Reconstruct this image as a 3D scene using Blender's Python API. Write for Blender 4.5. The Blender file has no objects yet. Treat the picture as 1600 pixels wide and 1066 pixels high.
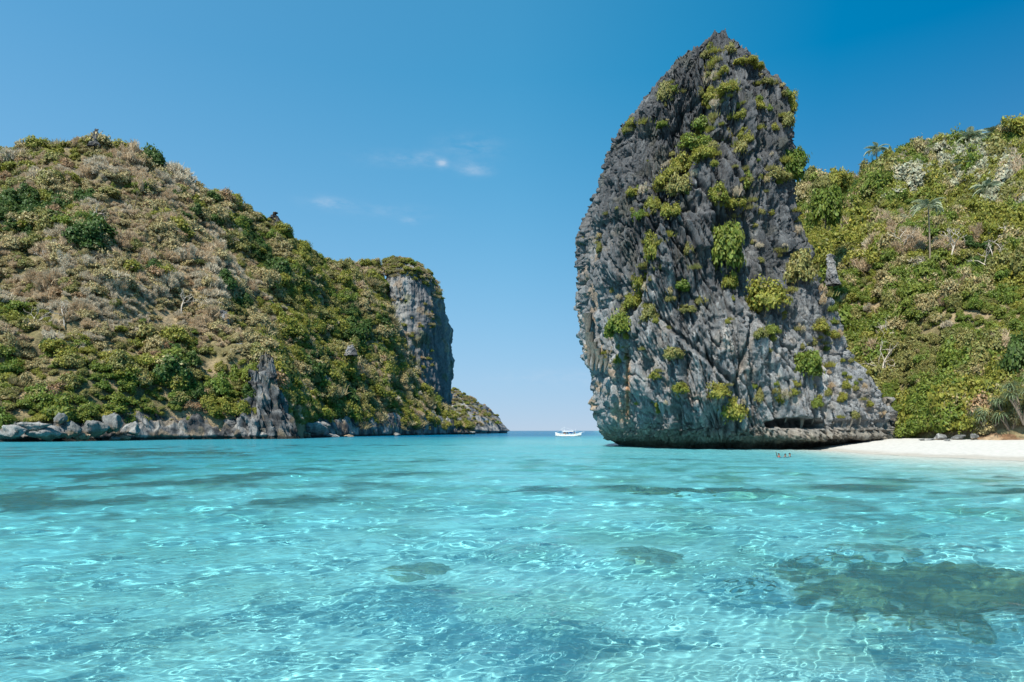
import bpy, bmesh, math, random
import numpy as np
from mathutils import Vector, Matrix
from mathutils.bvhtree import BVHTree

S = bpy.context.scene
COL = S.collection
rng = np.random.default_rng(7)
random.seed(7)
R = math.radians

# ------------------------------------------------------------------ camera, sky, sun, exposure
F, CX, HY, CAMH = 1067.0, 800.0, 673.0, 2.5      # focal length in photo pixels, principal column, horizon row, eye height
cd = bpy.data.cameras.new('camera')
cam = bpy.data.objects.new('camera', cd); COL.objects.link(cam)
cam.location = (0, 0, CAMH); cam.rotation_euler = (R(90), 0, 0)
cd.sensor_width = 36; cd.lens = 36 * F / 1600; cd.shift_y = (HY - 533) / 1600
cd.clip_start = 0.2; cd.clip_end = 30000
S.camera = cam

SUN_H = Vector((-0.50, -0.87, 0)).normalized(); SUN_EL = R(56)
sun_dir = Vector((SUN_H.x * math.cos(SUN_EL), SUN_H.y * math.cos(SUN_EL), math.sin(SUN_EL)))
ld = bpy.data.lights.new('sun', 'SUN'); ld.energy = 4.9; ld.angle = R(0.53); ld.color = (1, 0.94, 0.84)
ld.cycles.is_caustics_light = True
sun = bpy.data.objects.new('sun', ld); COL.objects.link(sun)
sun.rotation_euler = sun_dir.to_track_quat('Z', 'Y').to_euler(); sun.location = (0, 0, 200)

W = bpy.data.worlds.new('World'); S.world = W; W.use_nodes = True
wn = W.node_tree; wn.nodes.clear()
def wnode(t): return wn.nodes.new(t)
sky = wnode('ShaderNodeTexSky'); sky.sky_type = 'NISHITA'; sky.sun_disc = False
sky.sun_elevation = SUN_EL; sky.sun_rotation = math.atan2(SUN_H.x, SUN_H.y)
sky.altitude = 0; sky.air_density = 1.0; sky.dust_density = 0.6; sky.ozone_density = 2.2
bg = wnode('ShaderNodeBackground'); bg.inputs['Strength'].default_value = 0.12
wo = wnode('ShaderNodeOutputWorld')
# a few thin wisps of cloud, by direction
def wmath(op, a, b=None):
    n = wnode('ShaderNodeMath'); n.operation = op
    for i, v in enumerate((a, b)):
        if v is None: continue
        if isinstance(v, (int, float)): n.inputs[i].default_value = v
        else: wn.links.new(v, n.inputs[i])
    return n.outputs[0]
tc = wnode('ShaderNodeTexCoord')
def wisp(px, py, sx, sy, amt, seed):
    d = Vector(((px - CX) / F, 1, (HY - py) / F)).normalized()
    rx = Vector((d.y, -d.x, 0)).normalized(); uz = rx.cross(d)
    outs = []
    for ax, s in ((rx, sx), (uz, sy)):
        n = wnode('ShaderNodeVectorMath'); n.operation = 'DOT_PRODUCT'
        wn.links.new(tc.outputs['Generated'], n.inputs[0]); n.inputs[1].default_value = ax
        q = wmath('DIVIDE', n.outputs['Value'], s / F); outs.append(wmath('MULTIPLY', q, q))
    g = wmath('EXPONENT', wmath('MULTIPLY', wmath('ADD', outs[0], outs[1]), -1.0))
    fr = wnode('ShaderNodeVectorMath'); fr.operation = 'DOT_PRODUCT'
    wn.links.new(tc.outputs['Generated'], fr.inputs[0]); fr.inputs[1].default_value = d
    g = wmath('MULTIPLY', g, wmath('GREATER_THAN', fr.outputs['Value'], 0))
    mp = wnode('ShaderNodeMapping'); mp.inputs['Scale'].default_value = (34, 34, 95); mp.inputs['Location'].default_value = (seed, seed * 2, 0)
    wn.links.new(tc.outputs['Generated'], mp.inputs[0])
    no = wnode('ShaderNodeTexNoise'); no.inputs['Scale'].default_value = 1.0; no.inputs['Detail'].default_value = 7; no.inputs['Roughness'].default_value = 0.62
    wn.links.new(mp.outputs[0], no.inputs['Vector'])
    k = wmath('MAXIMUM', wmath('SUBTRACT', no.outputs['Fac'], 0.36), 0.0)
    return wmath('MULTIPLY', wmath('MULTIPLY', g, k), amt)
ws = None
for a in [(742, 264, 22, 9, .9, 1), (735, 230, 40, 15, .5, 2), (668, 247, 14, 9, .75, 3), (690, 256, 8, 6, 1.6, 4),
          (640, 250, 60, 10, .5, 5), (515, 318, 30, 8, .9, 6), (640, 345, 12, 5, .8, 7), (1190, 70, 1, 1, 0, 8), (900, 590, 120, 12, .5, 9), (600, 330, 60, 9, .35, 10)]:
    w = wisp(*a); ws = w if ws is None else wmath('ADD', ws, w)
ws = wmath('MINIMUM', ws, 0.5)
EXPO = 0.62
# the band near the horizon pales into sea haze; a polarised sky deepens away from the sun's side (towards +X)
sp = wnode('ShaderNodeSeparateXYZ'); wn.links.new(tc.outputs['Generated'], sp.inputs[0])
zz_ = wmath('MULTIPLY_ADD', wmath('MAXIMUM', sp.outputs[2], 0.0), 0.7); zz_.node.inputs[2].default_value = 0.28
cb = wnode('ShaderNodeCombineXYZ'); wn.links.new(sp.outputs[0], cb.inputs[0]); wn.links.new(sp.outputs[1], cb.inputs[1]); wn.links.new(zz_, cb.inputs[2])
nm_ = wnode('ShaderNodeVectorMath'); nm_.operation = 'NORMALIZE'; wn.links.new(cb.outputs[0], nm_.inputs[0]); wn.links.new(nm_.outputs[0], sky.inputs[0])
cr = wnode('ShaderNodeValToRGB'); wn.links.new(wmath('MULTIPLY_ADD', sp.outputs[0], 0.5), cr.inputs[0]); cr.inputs[0].links[0].from_node.inputs[2].default_value = 0.5
el = cr.color_ramp.elements
stops = [(0.0, (.76, 1.36, 1.35)), (.22, (.66, 1.34, 1.33)), (.5, (.38, 1.29, 1.31)), (.60, (.16, 1.10, 1.2)), (.69, (.0, .88, 1.08)), (.80, (.0, .74, .97)), (1.0, (.0, .70, .93))]
el[0].position, el[0].color = stops[0][0], (*stops[0][1], 1); el[1].position, el[1].color = stops[-1][0], (*stops[-1][1], 1)
for p_, c_ in stops[1:-1]: e_ = el.new(p_); e_.color = (*c_, 1)
mm = wnode('ShaderNodeMix'); mm.data_type = 'RGBA'; mm.blend_type = 'MULTIPLY'; mm.inputs[0].default_value = 1
stops = [(p_, tuple(v_ * 2 ** (.45 - EXPO) for v_ in c_)) for p_, c_ in stops]
for e_, (p_, c_) in zip(sorted(el, key=lambda q_: q_.position), stops): e_.color = (*c_, 1)
wn.links.new(sky.outputs[0], mm.inputs[6]); wn.links.new(cr.outputs[0], mm.inputs[7])
th_ = wmath('EXPONENT', wmath('MULTIPLY', wmath('MAXIMUM', sp.outputs[2], 0.0), -5.0)); th_ = wmath('MULTIPLY', wmath('MAXIMUM', wmath('SUBTRACT', th_, 0.10), 0.0), 1.11)
ks_ = 1 / (0.12 * 2 ** EXPO)
mh = wnode('ShaderNodeMix'); mh.data_type = 'RGBA'; wn.links.new(th_, mh.inputs[0]); wn.links.new(mm.outputs[2], mh.inputs[6]); mh.inputs[7].default_value = (.50 * ks_, .635 * ks_, .79 * ks_, 1)
mx = wnode('ShaderNodeMix'); mx.data_type = 'RGBA'
wn.links.new(ws, mx.inputs[0]); wn.links.new(mh.outputs[2], mx.inputs[6]); mx.inputs[7].default_value = (.72 * ks_, .78 * ks_, .88 * ks_, 1)
wn.links.new(mx.outputs[2], bg.inputs['Color']); wn.links.new(bg.outputs[0], wo.inputs['Surface'])

vs = S.view_settings
vs.view_transform = 'Standard'; vs.look = 'None'; vs.gamma = 1; vs.use_curve_mapping = False; vs.exposure = EXPO
cy = S.cycles
cy.max_bounces = 7; cy.diffuse_bounces = 2; cy.glossy_bounces = 2; cy.transmission_bounces = 4; cy.transparent_max_bounces = 8
cy.caustics_reflective = False; cy.caustics_refractive = True; cy.use_denoising = True
cy.sample_clamp_indirect = 4

# ------------------------------------------------------------------ noise (numpy)
PERM = np.random.default_rng(3).permutation(256); PERM = np.concatenate([PERM, PERM, PERM])
GR = np.random.default_rng(4).normal(size=(256, 3)); GR /= np.linalg.norm(GR, axis=1)[:, None]
def noise(p):
    p = np.asarray(p, float); i = np.floor(p).astype(np.int64); f = p - i; i &= 255
    u = f * f * f * (f * (f * 6 - 15) + 10)
    out = 0
    for dx in (0, 1):
        a = PERM[i[..., 0] + dx]; wx = u[..., 0] if dx else 1 - u[..., 0]
        for dy in (0, 1):
            b = PERM[a + i[..., 1] + dy]; wy = u[..., 1] if dy else 1 - u[..., 1]
            for dz in (0, 1):
                g = GR[PERM[b + i[..., 2] + dz]]; wz = u[..., 2] if dz else 1 - u[..., 2]
                out = out + wx * wy * wz * (g[..., 0] * (f[..., 0] - dx) + g[..., 1] * (f[..., 1] - dy) + g[..., 2] * (f[..., 2] - dz))
    return out * 1.5
def fbm(p, o=4, r=.5):
    s = 0; a = 1; p = np.asarray(p, float)
    for k in range(o): s = s + a * noise(p + 17.3 * k); a *= r; p = p * 2.03
    return s
def ridged(p, o=3, r=.5):
    s = 0; a = 1; t = 0; p = np.asarray(p, float)
    for k in range(o): s = s + a * (1 - np.abs(noise(p + 9.1 * k)) * 1.7); t += a; a *= r; p = p * 2.1
    return s / t
def sst(a, b, x):
    t = np.clip((x - a) / (b - a), 0, 1); return t * t * (3 - 2 * t)
def lerp(a, b, t): return a + (b - a) * t
def P3(x, y, z): return np.stack(np.broadcast_arrays(x, y, z), -1).astype(float)
def to_px(P):
    y = np.maximum(P[..., 1], .1)
    return CX + F * P[..., 0] / y, HY - F * (P[..., 2] - CAMH) / y
def at(px, py, Y): return Vector(((px - CX) / F * Y, Y, CAMH + (HY - py) / F * Y))

# ------------------------------------------------------------------ object helpers
def tag(o, label=None, cat=None, group=None, kind=None):
    for k, v in (('label', label), ('category', cat), ('group', group), ('kind', kind)):
        if v: o[k] = v
    return o
def link(name, me, parent=None, loc=None):
    o = bpy.data.objects.new(name, me); COL.objects.link(o)
    if parent: o.parent = parent
    if loc is not None: o.location = loc
    return o
def empty(name, loc=(0, 0, 0), rz=0):
    o = bpy.data.objects.new(name, None); COL.objects.link(o); o.location = loc; o.rotation_euler = (0, 0, rz); o.empty_display_size = .3
    return o
def mesh(name, V, faces, mat=None, smooth=True, col=None):
    """V (n,3); faces (m,k) array of equal-sized polygons, or list of such arrays"""
    V = np.asarray(V, np.float32).reshape(-1, 3)
    fl = faces if isinstance(faces, list) else [faces]
    fl = [np.asarray(f, np.int32) for f in fl if len(f)]
    me = bpy.data.meshes.new(name)
    me.vertices.add(len(V)); me.vertices.foreach_set('co', V.ravel())
    nl = sum(f.size for f in fl); nf = sum(len(f) for f in fl)
    me.loops.add(nl); me.loops.foreach_set('vertex_index', np.concatenate([f.ravel() for f in fl]))
    me.polygons.add(nf)
    tot = np.concatenate([np.full(len(f), f.shape[1], np.int32) for f in fl])
    st = np.concatenate([[0], np.cumsum(tot)[:-1]]).astype(np.int32)
    me.polygons.foreach_set('loop_start', st)
    if smooth: me.polygons.foreach_set('use_smooth', np.ones(nf, bool))
    me.update(calc_edges=True); me.validate()
    if col is not None:
        c = np.asarray(col, np.float32).reshape(len(V), -1)
        c4 = np.ones((len(V), 4), np.float32); c4[:, :c.shape[1]] = c
        a = me.color_attributes.new('tint', 'FLOAT_COLOR', 'POINT'); a.data.foreach_set('color', c4.ravel())
    if mat:
        for m in (mat if isinstance(mat, (list, tuple)) else [mat]): me.materials.append(m)
    return me
def gridf(nr, nc, wrap=False):
    i = np.arange(nr - 1)[:, None]; j = np.arange(nc if wrap else nc - 1)[None]
    j2 = (j + 1) % nc
    return np.stack([i * nc + j, i * nc + j2, (i + 1) * nc + j2, (i + 1) * nc + j], -1).reshape(-1, 4)

class MB:
    def __init__(s): s.V = []; s.F = {3: [], 4: []}; s.C = []; s.n = 0
    def add(s, V, Fq, c=None):
        V = np.asarray(V, float).reshape(-1, 3); Fq = np.asarray(Fq, int)
        s.V.append(V); s.F[Fq.shape[1]].append(Fq + s.n); s.n += len(V)
        cc = np.ones((len(V), 3)) if c is None else np.broadcast_to(np.asarray(c, float), (len(V), 3)); s.C.append(cc)
    def tube(s, pts, rad, k=5, c=None):
        pts = np.asarray(pts, float); n = len(pts); rad = np.broadcast_to(np.asarray(rad, float), (n,))
        d = np.gradient(pts, axis=0); d /= np.linalg.norm(d, axis=1)[:, None] + 1e-9
        ref = np.array([.31, .95, .07]) if abs(d[0, 2]) > .6 else np.array([.05, .1, 1.])
        a = np.cross(d, ref); a /= np.linalg.norm(a, axis=1)[:, None] + 1e-9; b = np.cross(d, a)
        th = np.arange(k) / k * 2 * np.pi
        V = pts[:, None] + rad[:, None, None] * (np.cos(th)[None, :, None] * a[:, None] + np.sin(th)[None, :, None] * b[:, None])
        s.add(V, gridf(n, k, True), c)
    def box(s, lo, hi, c=None):
        x0, y0, z0 = lo; x1, y1, z1 = hi
        V = [(x0, y0, z0), (x1, y0, z0), (x1, y1, z0), (x0, y1, z0), (x0, y0, z1), (x1, y0, z1), (x1, y1, z1), (x0, y1, z1)]
        s.add(V, [(0, 3, 2, 1), (4, 5, 6, 7), (0, 1, 5, 4), (1, 2, 6, 5), (2, 3, 7, 6), (3, 0, 4, 7)], c)
    def me(s, name, mat, smooth=True):
        return mesh(name, np.concatenate(s.V), [np.concatenate(f) for f in s.F.values() if f], mat, smooth, np.concatenate(s.C))

# ------------------------------------------------------------------ materials
def newmat(name):
    m = bpy.data.materials.new(name); m.use_nodes = True; nt = m.node_tree; nt.nodes.clear()
    return m, nt, nt.nodes.new('ShaderNodeOutputMaterial')
def N(nt, t, **kw):
    n = nt.nodes.new(t)
    for k, v in kw.items():
        if k in n.inputs: n.inputs[k].default_value = v
        else: setattr(n, k, v)
    return n
def pmap(nt, scale, obj=False):
    g = N(nt, 'ShaderNodeNewGeometry'); mp = N(nt, 'ShaderNodeMapping'); mp.inputs['Scale'].default_value = scale
    nt.links.new(g.outputs['Position'], mp.inputs[0]); return mp.outputs[0]
def mixc(nt, fac, a, b, mode='MIX'):
    n = nt.nodes.new('ShaderNodeMix'); n.data_type = 'RGBA'; n.blend_type = mode
    for i, v in ((0, fac), (6, a), (7, b)):
        if isinstance(v, (int, float)): n.inputs[i].default_value = v
        elif isinstance(v, tuple): n.inputs[i].default_value = (*v, 1)
        else: nt.links.new(v, n.inputs[i])
    return n.outputs[2]
def ramp(nt, src, a, b, va=0., vb=1.):
    n = N(nt, 'ShaderNodeMapRange'); n.inputs[1].default_value = a; n.inputs[2].default_value = b; n.inputs[3].default_value = va; n.inputs[4].default_value = vb
    nt.links.new(src, n.inputs[0]); return n.outputs[0]

def rock_mat(name, bump=.35, sc=1.0):
    m, nt, out = newmat(name)
    b = N(nt, 'ShaderNodeBsdfPrincipled', Roughness=.9); b.inputs['Specular IOR Level'].default_value = .25
    at_ = N(nt, 'ShaderNodeAttribute', attribute_name='tint')
    n1 = N(nt, 'ShaderNodeTexNoise', Scale=1.0, Detail=8.0, Roughness=.68); nt.links.new(pmap(nt, (3.2 * sc, 3.2 * sc, 1.1 * sc)), n1.inputs['Vector'])
    n2 = N(nt, 'ShaderNodeTexNoise', Scale=1.0, Detail=6.0, Roughness=.6); nt.links.new(pmap(nt, (1.1 * sc, 1.1 * sc, .16 * sc)), n2.inputs['Vector'])
    c = mixc(nt, 1.0, at_.outputs['Color'], mixc(nt, ramp(nt, n1.outputs['Fac'], .3, .7), (.55, .55, .55), (1.35, 1.35, 1.35)), 'MULTIPLY')
    c = mixc(nt, 1.0, c, mixc(nt, ramp(nt, n2.outputs['Fac'], .36, .66), (.72, .73, .75), (1.2, 1.19, 1.17)), 'MULTIPLY')
    nt.links.new(c, b.inputs['Base Color'])
    ad = N(nt, 'ShaderNodeMath', operation='ADD'); nt.links.new(n1.outputs['Fac'], ad.inputs[0]); nt.links.new(n2.outputs['Fac'], ad.inputs[1])
    bp = N(nt, 'ShaderNodeBump', Strength=.9, Distance=bump); nt.links.new(ad.outputs[0], bp.inputs['Height']); nt.links.new(bp.outputs[0], b.inputs['Normal'])
    nt.links.new(b.outputs[0], out.inputs[0]); return m
def ground_mat(name):
    m, nt, out = newmat(name)
    b = N(nt, 'ShaderNodeBsdfPrincipled', Roughness=.95); b.inputs['Specular IOR Level'].default_value = .1
    at_ = N(nt, 'ShaderNodeAttribute', attribute_name='tint')
    n1 = N(nt, 'ShaderNodeTexNoise', Scale=1.4, Detail=8.0, Roughness=.7); nt.links.new(pmap(nt, (1, 1, 1)), n1.inputs['Vector'])
    nt.links.new(mixc(nt, 1.0, at_.outputs['Color'], mixc(nt, ramp(nt, n1.outputs['Fac'], .3, .7), (.5, .5, .5), (1.45, 1.4, 1.35)), 'MULTIPLY'), b.inputs['Base Color'])
    bp = N(nt, 'ShaderNodeBump', Strength=1.0, Distance=.6); nt.links.new(n1.outputs['Fac'], bp.inputs['Height']); nt.links.new(bp.outputs[0], b.inputs['Normal'])
    nt.links.new(b.outputs[0], out.inputs[0]); return m
def leaf_mat(name, c1, c2, trans=.3):
    m, nt, out = newmat(name)
    oi = N(nt, 'ShaderNodeObjectInfo'); at_ = N(nt, 'ShaderNodeAttribute', attribute_name='tint')
    c = mixc(nt, oi.outputs['Random'], c1, c2)
    c = mixc(nt, 1.0, c, at_.outputs['Color'], 'MULTIPLY')
    d = N(nt, 'ShaderNodeBsdfPrincipled', Roughness=.55); d.inputs['Specular IOR Level'].default_value = .3; nt.links.new(c, d.inputs['Base Color'])
    t = N(nt, 'ShaderNodeBsdfTranslucent'); nt.links.new(c, t.inputs[0])
    mxs = N(nt, 'ShaderNodeMixShader'); mxs.inputs[0].default_value = trans
    nt.links.new(d.outputs[0], mxs.inputs[1]); nt.links.new(t.outputs[0], mxs.inputs[2]); nt.links.new(mxs.outputs[0], out.inputs[0]); return m
def plain(name, c, rough=.6, metal=0, tint=False, var=.25, scale=6.):
    m, nt, out = newmat(name)
    b = N(nt, 'ShaderNodeBsdfPrincipled', Roughness=rough, Metallic=metal)
    n1 = N(nt, 'ShaderNodeTexNoise', Scale=scale, Detail=5.0); nt.links.new(pmap(nt, (1, 1, 1)), n1.inputs['Vector'])
    k = mixc(nt, n1.outputs['Fac'], tuple(v * (1 - var) for v in c), tuple(min(1, v * (1 + var)) for v in c))
    if tint:
        at_ = N(nt, 'ShaderNodeAttribute', attribute_name='tint'); k = mixc(nt, 1.0, k, at_.outputs['Color'], 'MULTIPLY')
    nt.links.new(k, b.inputs['Base Color']); nt.links.new(b.outputs[0], out.inputs[0]); return m

M_ROCK = rock_mat('karst_limestone', .45)
M_ROCKFAR = rock_mat('far_limestone', .8, .4)
M_GROUND = ground_mat('scrub_soil')
M_BARK = plain('bark', (.17, .135, .10), .9, tint=True)
M_DEADWOOD = plain('bleached_wood', (.42, .38, .33), .9, tint=True)
M_TWIG = leaf_mat('dry_twigs', (.50, .375, .24), (.58, .45, .295), .35)
M_TWIGPALE = leaf_mat('grey_twigs', (.52, .44, .325), (.60, .52, .39), .35)
M_BRIGHT = leaf_mat('bright_leaves', (.135, .195, .03), (.20, .235, .042), .42)
M_YELLOW = leaf_mat('yellow_leaves', (.225, .235, .038), (.29, .275, .052), .42)
M_OLIVE = leaf_mat('olive_leaves', (.20, .20, .058), (.265, .24, .078), .35)
M_DARK = leaf_mat('dark_leaves', (.055, .105, .022), (.085, .135, .03), .35)
M_PALE = leaf_mat('pale_leaves', (.30, .30, .19), (.38, .365, .26))
M_DRY = leaf_mat('dry_grass', (.29, .24, .12), (.36, .29, .15))
M_PALM = leaf_mat('palm_leaves', (.27, .33, .20), (.34, .39, .27), .25)
M_PAND = leaf_mat('pandanus_leaves', (.17, .23, .12), (.23, .28, .15), .3)
M_RUST = leaf_mat('rusty_leaves', (.27, .165, .09), (.34, .23, .125), .25)
M_TAN = leaf_mat('tan_leaves', (.33, .275, .125), (.40, .33, .165), .3)

# ------------------------------------------------------------------ sea floor, reefs, water
PXW = np.array([900, 1150, 1230, 1290, 1350, 1450, 1600, 1750, 2000, 2600, 4000.])
YW = np.array([150, 118, 103, 86, 74, 64.5, 56, 51, 45, 36, 28.])      # where the beach meets the water
def shore_y(x, y): return np.interp(CX + F * x / np.maximum(y, .5), PXW, YW)
def blob(x, y, cx, cy_, sx, sy, rot=0):
    c, s = math.cos(rot), math.sin(rot); dx, dy = x - cx, y - cy_
    return np.exp(-(((dx * c + dy * s) / sx) ** 2 + ((-dx * s + dy * c) / sy) ** 2))
def floor_z(x, y):
    r = np.hypot(x, y)
    z = -1.9 + .45 * sst(20, 6, y) * sst(-9, 1, x) - .35 * fbm(P3(x * .07, y * .07, 3), 3) - 1.9 * sst(0, -34, x) * sst(12, 50, y)
    z = z - 9 * sst(150, 420, y) * sst(60, -10, x - .12 * y + 20)
    zb = (y - shore_y(x, y)) * .05
    k = sst(1000, 1250, CX + F * x / np.maximum(y, .5)) * sst(190, 130, y)
    z = np.maximum(z, lerp(z, np.clip(zb, -2.3, -.15), k))
    return z
def reef_mask(x, y):
    p = P3(x, y, 0)
    n = fbm(p * .22 + 5, 4); n2 = fbm(P3(x * .06, y * .06, 8), 3)
    m = 1.1 * blob(x, y, 5.5, 31, 9, 1.6) + .8 * blob(x, y, 16, 31, 12, 5) + .9 * blob(x, y, 20, 22, 11, 3.5) + .8 * blob(x, y, 28, 38, 14, 3)
    m = m + .9 * blob(x, y, -22, 34, 14, 8) + 1.2 * blob(x, y, -38, 74, 12, 6) + .9 * blob(x, y, -24, 22, 10, 4) + .7 * blob(x, y, -14, 44, 12, 5)
    m = m + .8 * blob(x, y, -9, 60, 8, 3) + .9 * blob(x, y, -60, 90, 34, 22) + .8 * blob(x, y, -14, 26, 9, 4) + .9 * blob(x, y, -46, 52, 18, 9) + .6 * blob(x, y, -30, 120, 30, 14) + .55 * blob(x, y, 22, 60, 18, 5) + .5 * blob(x, y, 8, 45, 5, 2)
    return sst(.14, .85, m * (.45 + 1.5 * n + .5 * fbm(p * 1.1 + 9, 3)) + .35 * np.maximum(n2 - .2, 0) + .08 * n)
def polar(rs, ths):
    r, t = np.meshgrid(rs, ths, indexing='ij'); return r * np.sin(t), r * np.cos(t)
ths = np.linspace(R(-80), R(80), 360)
rs = np.concatenate([np.geomspace(1.2, 160, 260), np.geomspace(163, 14000, 60)])
x, y = polar(rs, ths)
z = floor_z(x, y); rm = reef_mask(x, y)
z = z + rm * (.25 + .35 * np.abs(fbm(P3(x * .9, y * .9, 0), 3))) * sst(120, 60, np.hypot(x, y)) + .05 * fbm(P3(x * .5, y * .5, 2), 3)
sand = np.array([.88, .85, .77]); rk = np.array([.10, .095, .055])
alg = np.clip(blob(x, y, 24, 28, 20, 16) + 1.2 * blob(x, y, -34, 50, 32, 40) + .6 * blob(x, y, 10, 50, 16, 20) + .35 * blob(x, y, 6, 12, 9, 6), 0, 1) * sst(-.15, .5, fbm(P3(x * .3, y * .3, 6), 4))
sand = lerp(sand, np.array([.36, .37, .22]), (.9 * alg)[..., None])
cc = lerp(sand, rk, rm[..., None]) * (1 + .35 * rm * fbm(P3(x * 1.3, y * 1.3, 4), 3))[..., None]
def sand_mat():
    m, nt, out = newmat('sea_sand')
    b = N(nt, 'ShaderNodeBsdfPrincipled', Roughness=.95); b.inputs['Specular IOR Level'].default_value = .05
    at_ = N(nt, 'ShaderNodeAttribute', attribute_name='tint')
    n1 = N(nt, 'ShaderNodeTexNoise', Scale=2.4, Detail=7.0, Roughness=.65); nt.links.new(pmap(nt, (1, 1, 1)), n1.inputs['Vector'])
    nt.links.new(mixc(nt, 1.0, at_.outputs['Color'], mixc(nt, ramp(nt, n1.outputs['Fac'], .3, .7), (.82, .82, .82), (1.1, 1.1, 1.1)), 'MULTIPLY'), b.inputs['Base Color'])
    bp = N(nt, 'ShaderNodeBump', Strength=.6, Distance=.08); nt.links.new(n1.outputs['Fac'], bp.inputs['Height']); nt.links.new(bp.outputs[0], b.inputs['Normal'])
    nt.links.new(b.outputs[0], out.inputs[0]); return m
M_SAND = sand_mat()
sb = link('sea_floor', mesh('sea_floor', P3(x, y, z), gridf(*x.shape), M_SAND, True, cc)); tag(sb, kind='structure')

def reef_mound(label, cx, cy_, sx, sy, h, rot, seed, dens=1.0):
    n = int(26 * max(sx, 1) * dens) + 30
    u = np.linspace(-1, 1, n); X, Y = np.meshgrid(u, u, indexing='ij')
    c, s = math.cos(rot), math.sin(rot)
    wx = cx + sx * X * c - sy * Y * s; wy = cy_ + sx * X * s + sy * Y * c
    e = np.sqrt(X ** 2 + Y ** 2) + .30 * fbm(P3(wx * .7, wy * .7, seed), 4)
    prof = sst(1.0, .3, e)
    cells = np.abs(fbm(P3(wx * 1.5, wy * 1.5, seed + 3), 4))
    Z = floor_z(wx, wy) - .12 + prof * h * (.55 + 1.1 * cells) + .10 * prof * fbm(P3(wx * 4, wy * 4, seed), 2)
    Z = np.minimum(Z, -.5 + .12 * cells)
    cv = lerp(np.array([.085, .072, .034]), np.array([.37, .275, .12]), np.clip(.5 + 1.2 * fbm(P3(wx * 1.1, wy * 1.1, seed + 9), 4), 0, 1)[..., None])
    cv = cv * (1 - .55 * sst(.1, .3, fbm(P3(wx * 2, wy * 2, seed + 4), 3)))[..., None]
    cv = lerp(np.array([.82, .79, .70]), cv, ((1.0 if sx > 2 else .72) * sst(-.1, .55, prof + .9 * fbm(P3(wx * 1.7, wy * 1.7, seed + 12), 4)))[..., None])
    o = link('coral_reef', mesh('coral_reef', P3(wx, wy, Z), gridf(n, n), M_SAND, True, cv))
    return tag(o, label, 'coral reef', 'coral patches under the clear water')
reef_mound('large brown coral reef showing through the clear water at lower right', 8.3, 12.3, 4.6, 3.2, 1.0, -.25, 1, 1.6)
reef_mound('small dark coral head just behind the large brown reef', 8.7, 16.2, 1.2, 1.1, .8, .2, 2)
reef_mound('oval dark coral patch alone on the pale sandy bottom in mid water', 3.0, 15.6, 1.0, 1.2, .6, .1, 3)
reef_mound('long dark coral strip in the water before the rock tower', 7.2, 30.5, 3.2, 2.2, .8, -.1, 4)
reef_mound('dark coral patch in the centre left of the open water', -2.0, 14.2, 1.0, .7, .5, 0.1, 5)
reef_mound('brown flat reef in the shallows below the left boulders', -40, 80, 12, 7, 1.0, .1, 6)

# water surface: crossing wind waves in real relief, ripples in the bump
ths = np.concatenate([np.linspace(R(-80), R(-46), 24, endpoint=False), np.linspace(R(-46), R(46), 800), np.linspace(R(46), R(80), 25)[1:]])
rs = np.concatenate([np.geomspace(1.2, 4, 90, endpoint=False), np.geomspace(4, 120, 640), np.geomspace(122, 900, 70), np.geomspace(930, 14000, 30)])
x, y = polar(rs, ths)
dr = np.gradient(rs)[:, None]
wr = np.random.default_rng(11)
h = np.zeros_like(x); hx = np.zeros_like(x)
for k in range(84):
    lam = .12 * (45 ** wr.random()) ; ang = R(-62) + wr.normal() * .75; ph = wr.random() * 6.283
    kk = 2 * np.pi / lam; amp = .0066 * lam ** .82 * (.4 + wr.random()) * (.6 if .35 < lam < 1.5 else 1.0)
    fade = np.clip(lam / (3.0 * np.maximum(dr, rs[:, None] * .002)) - .6, 0, 1)
    wob = .35 * lam * noise(P3(x * .35 / lam ** .5, y * .35 / lam ** .5, k * 3.1)) if k % 2 == 0 else 0
    h += amp * fade * np.sin(kk * (x * math.cos(ang) + y * math.sin(ang) + wob) + ph)
patch = .54 + .46 * np.clip(.5 + 1.2 * fbm(P3(x * .22, y * .22, 1), 3), 0, 1)
h = h * patch * (.55 + .45 * sst(60, 15, np.hypot(x, y)))
h = h + .45 * np.abs(h) - .012
calm = np.clip((shore_y(x, y) - y) / 12, .15, 1); calm = np.where(x > 8, calm, 1)
h *= calm * (.66 + .34 * sst(7, 18, np.hypot(x, y)))
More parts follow.
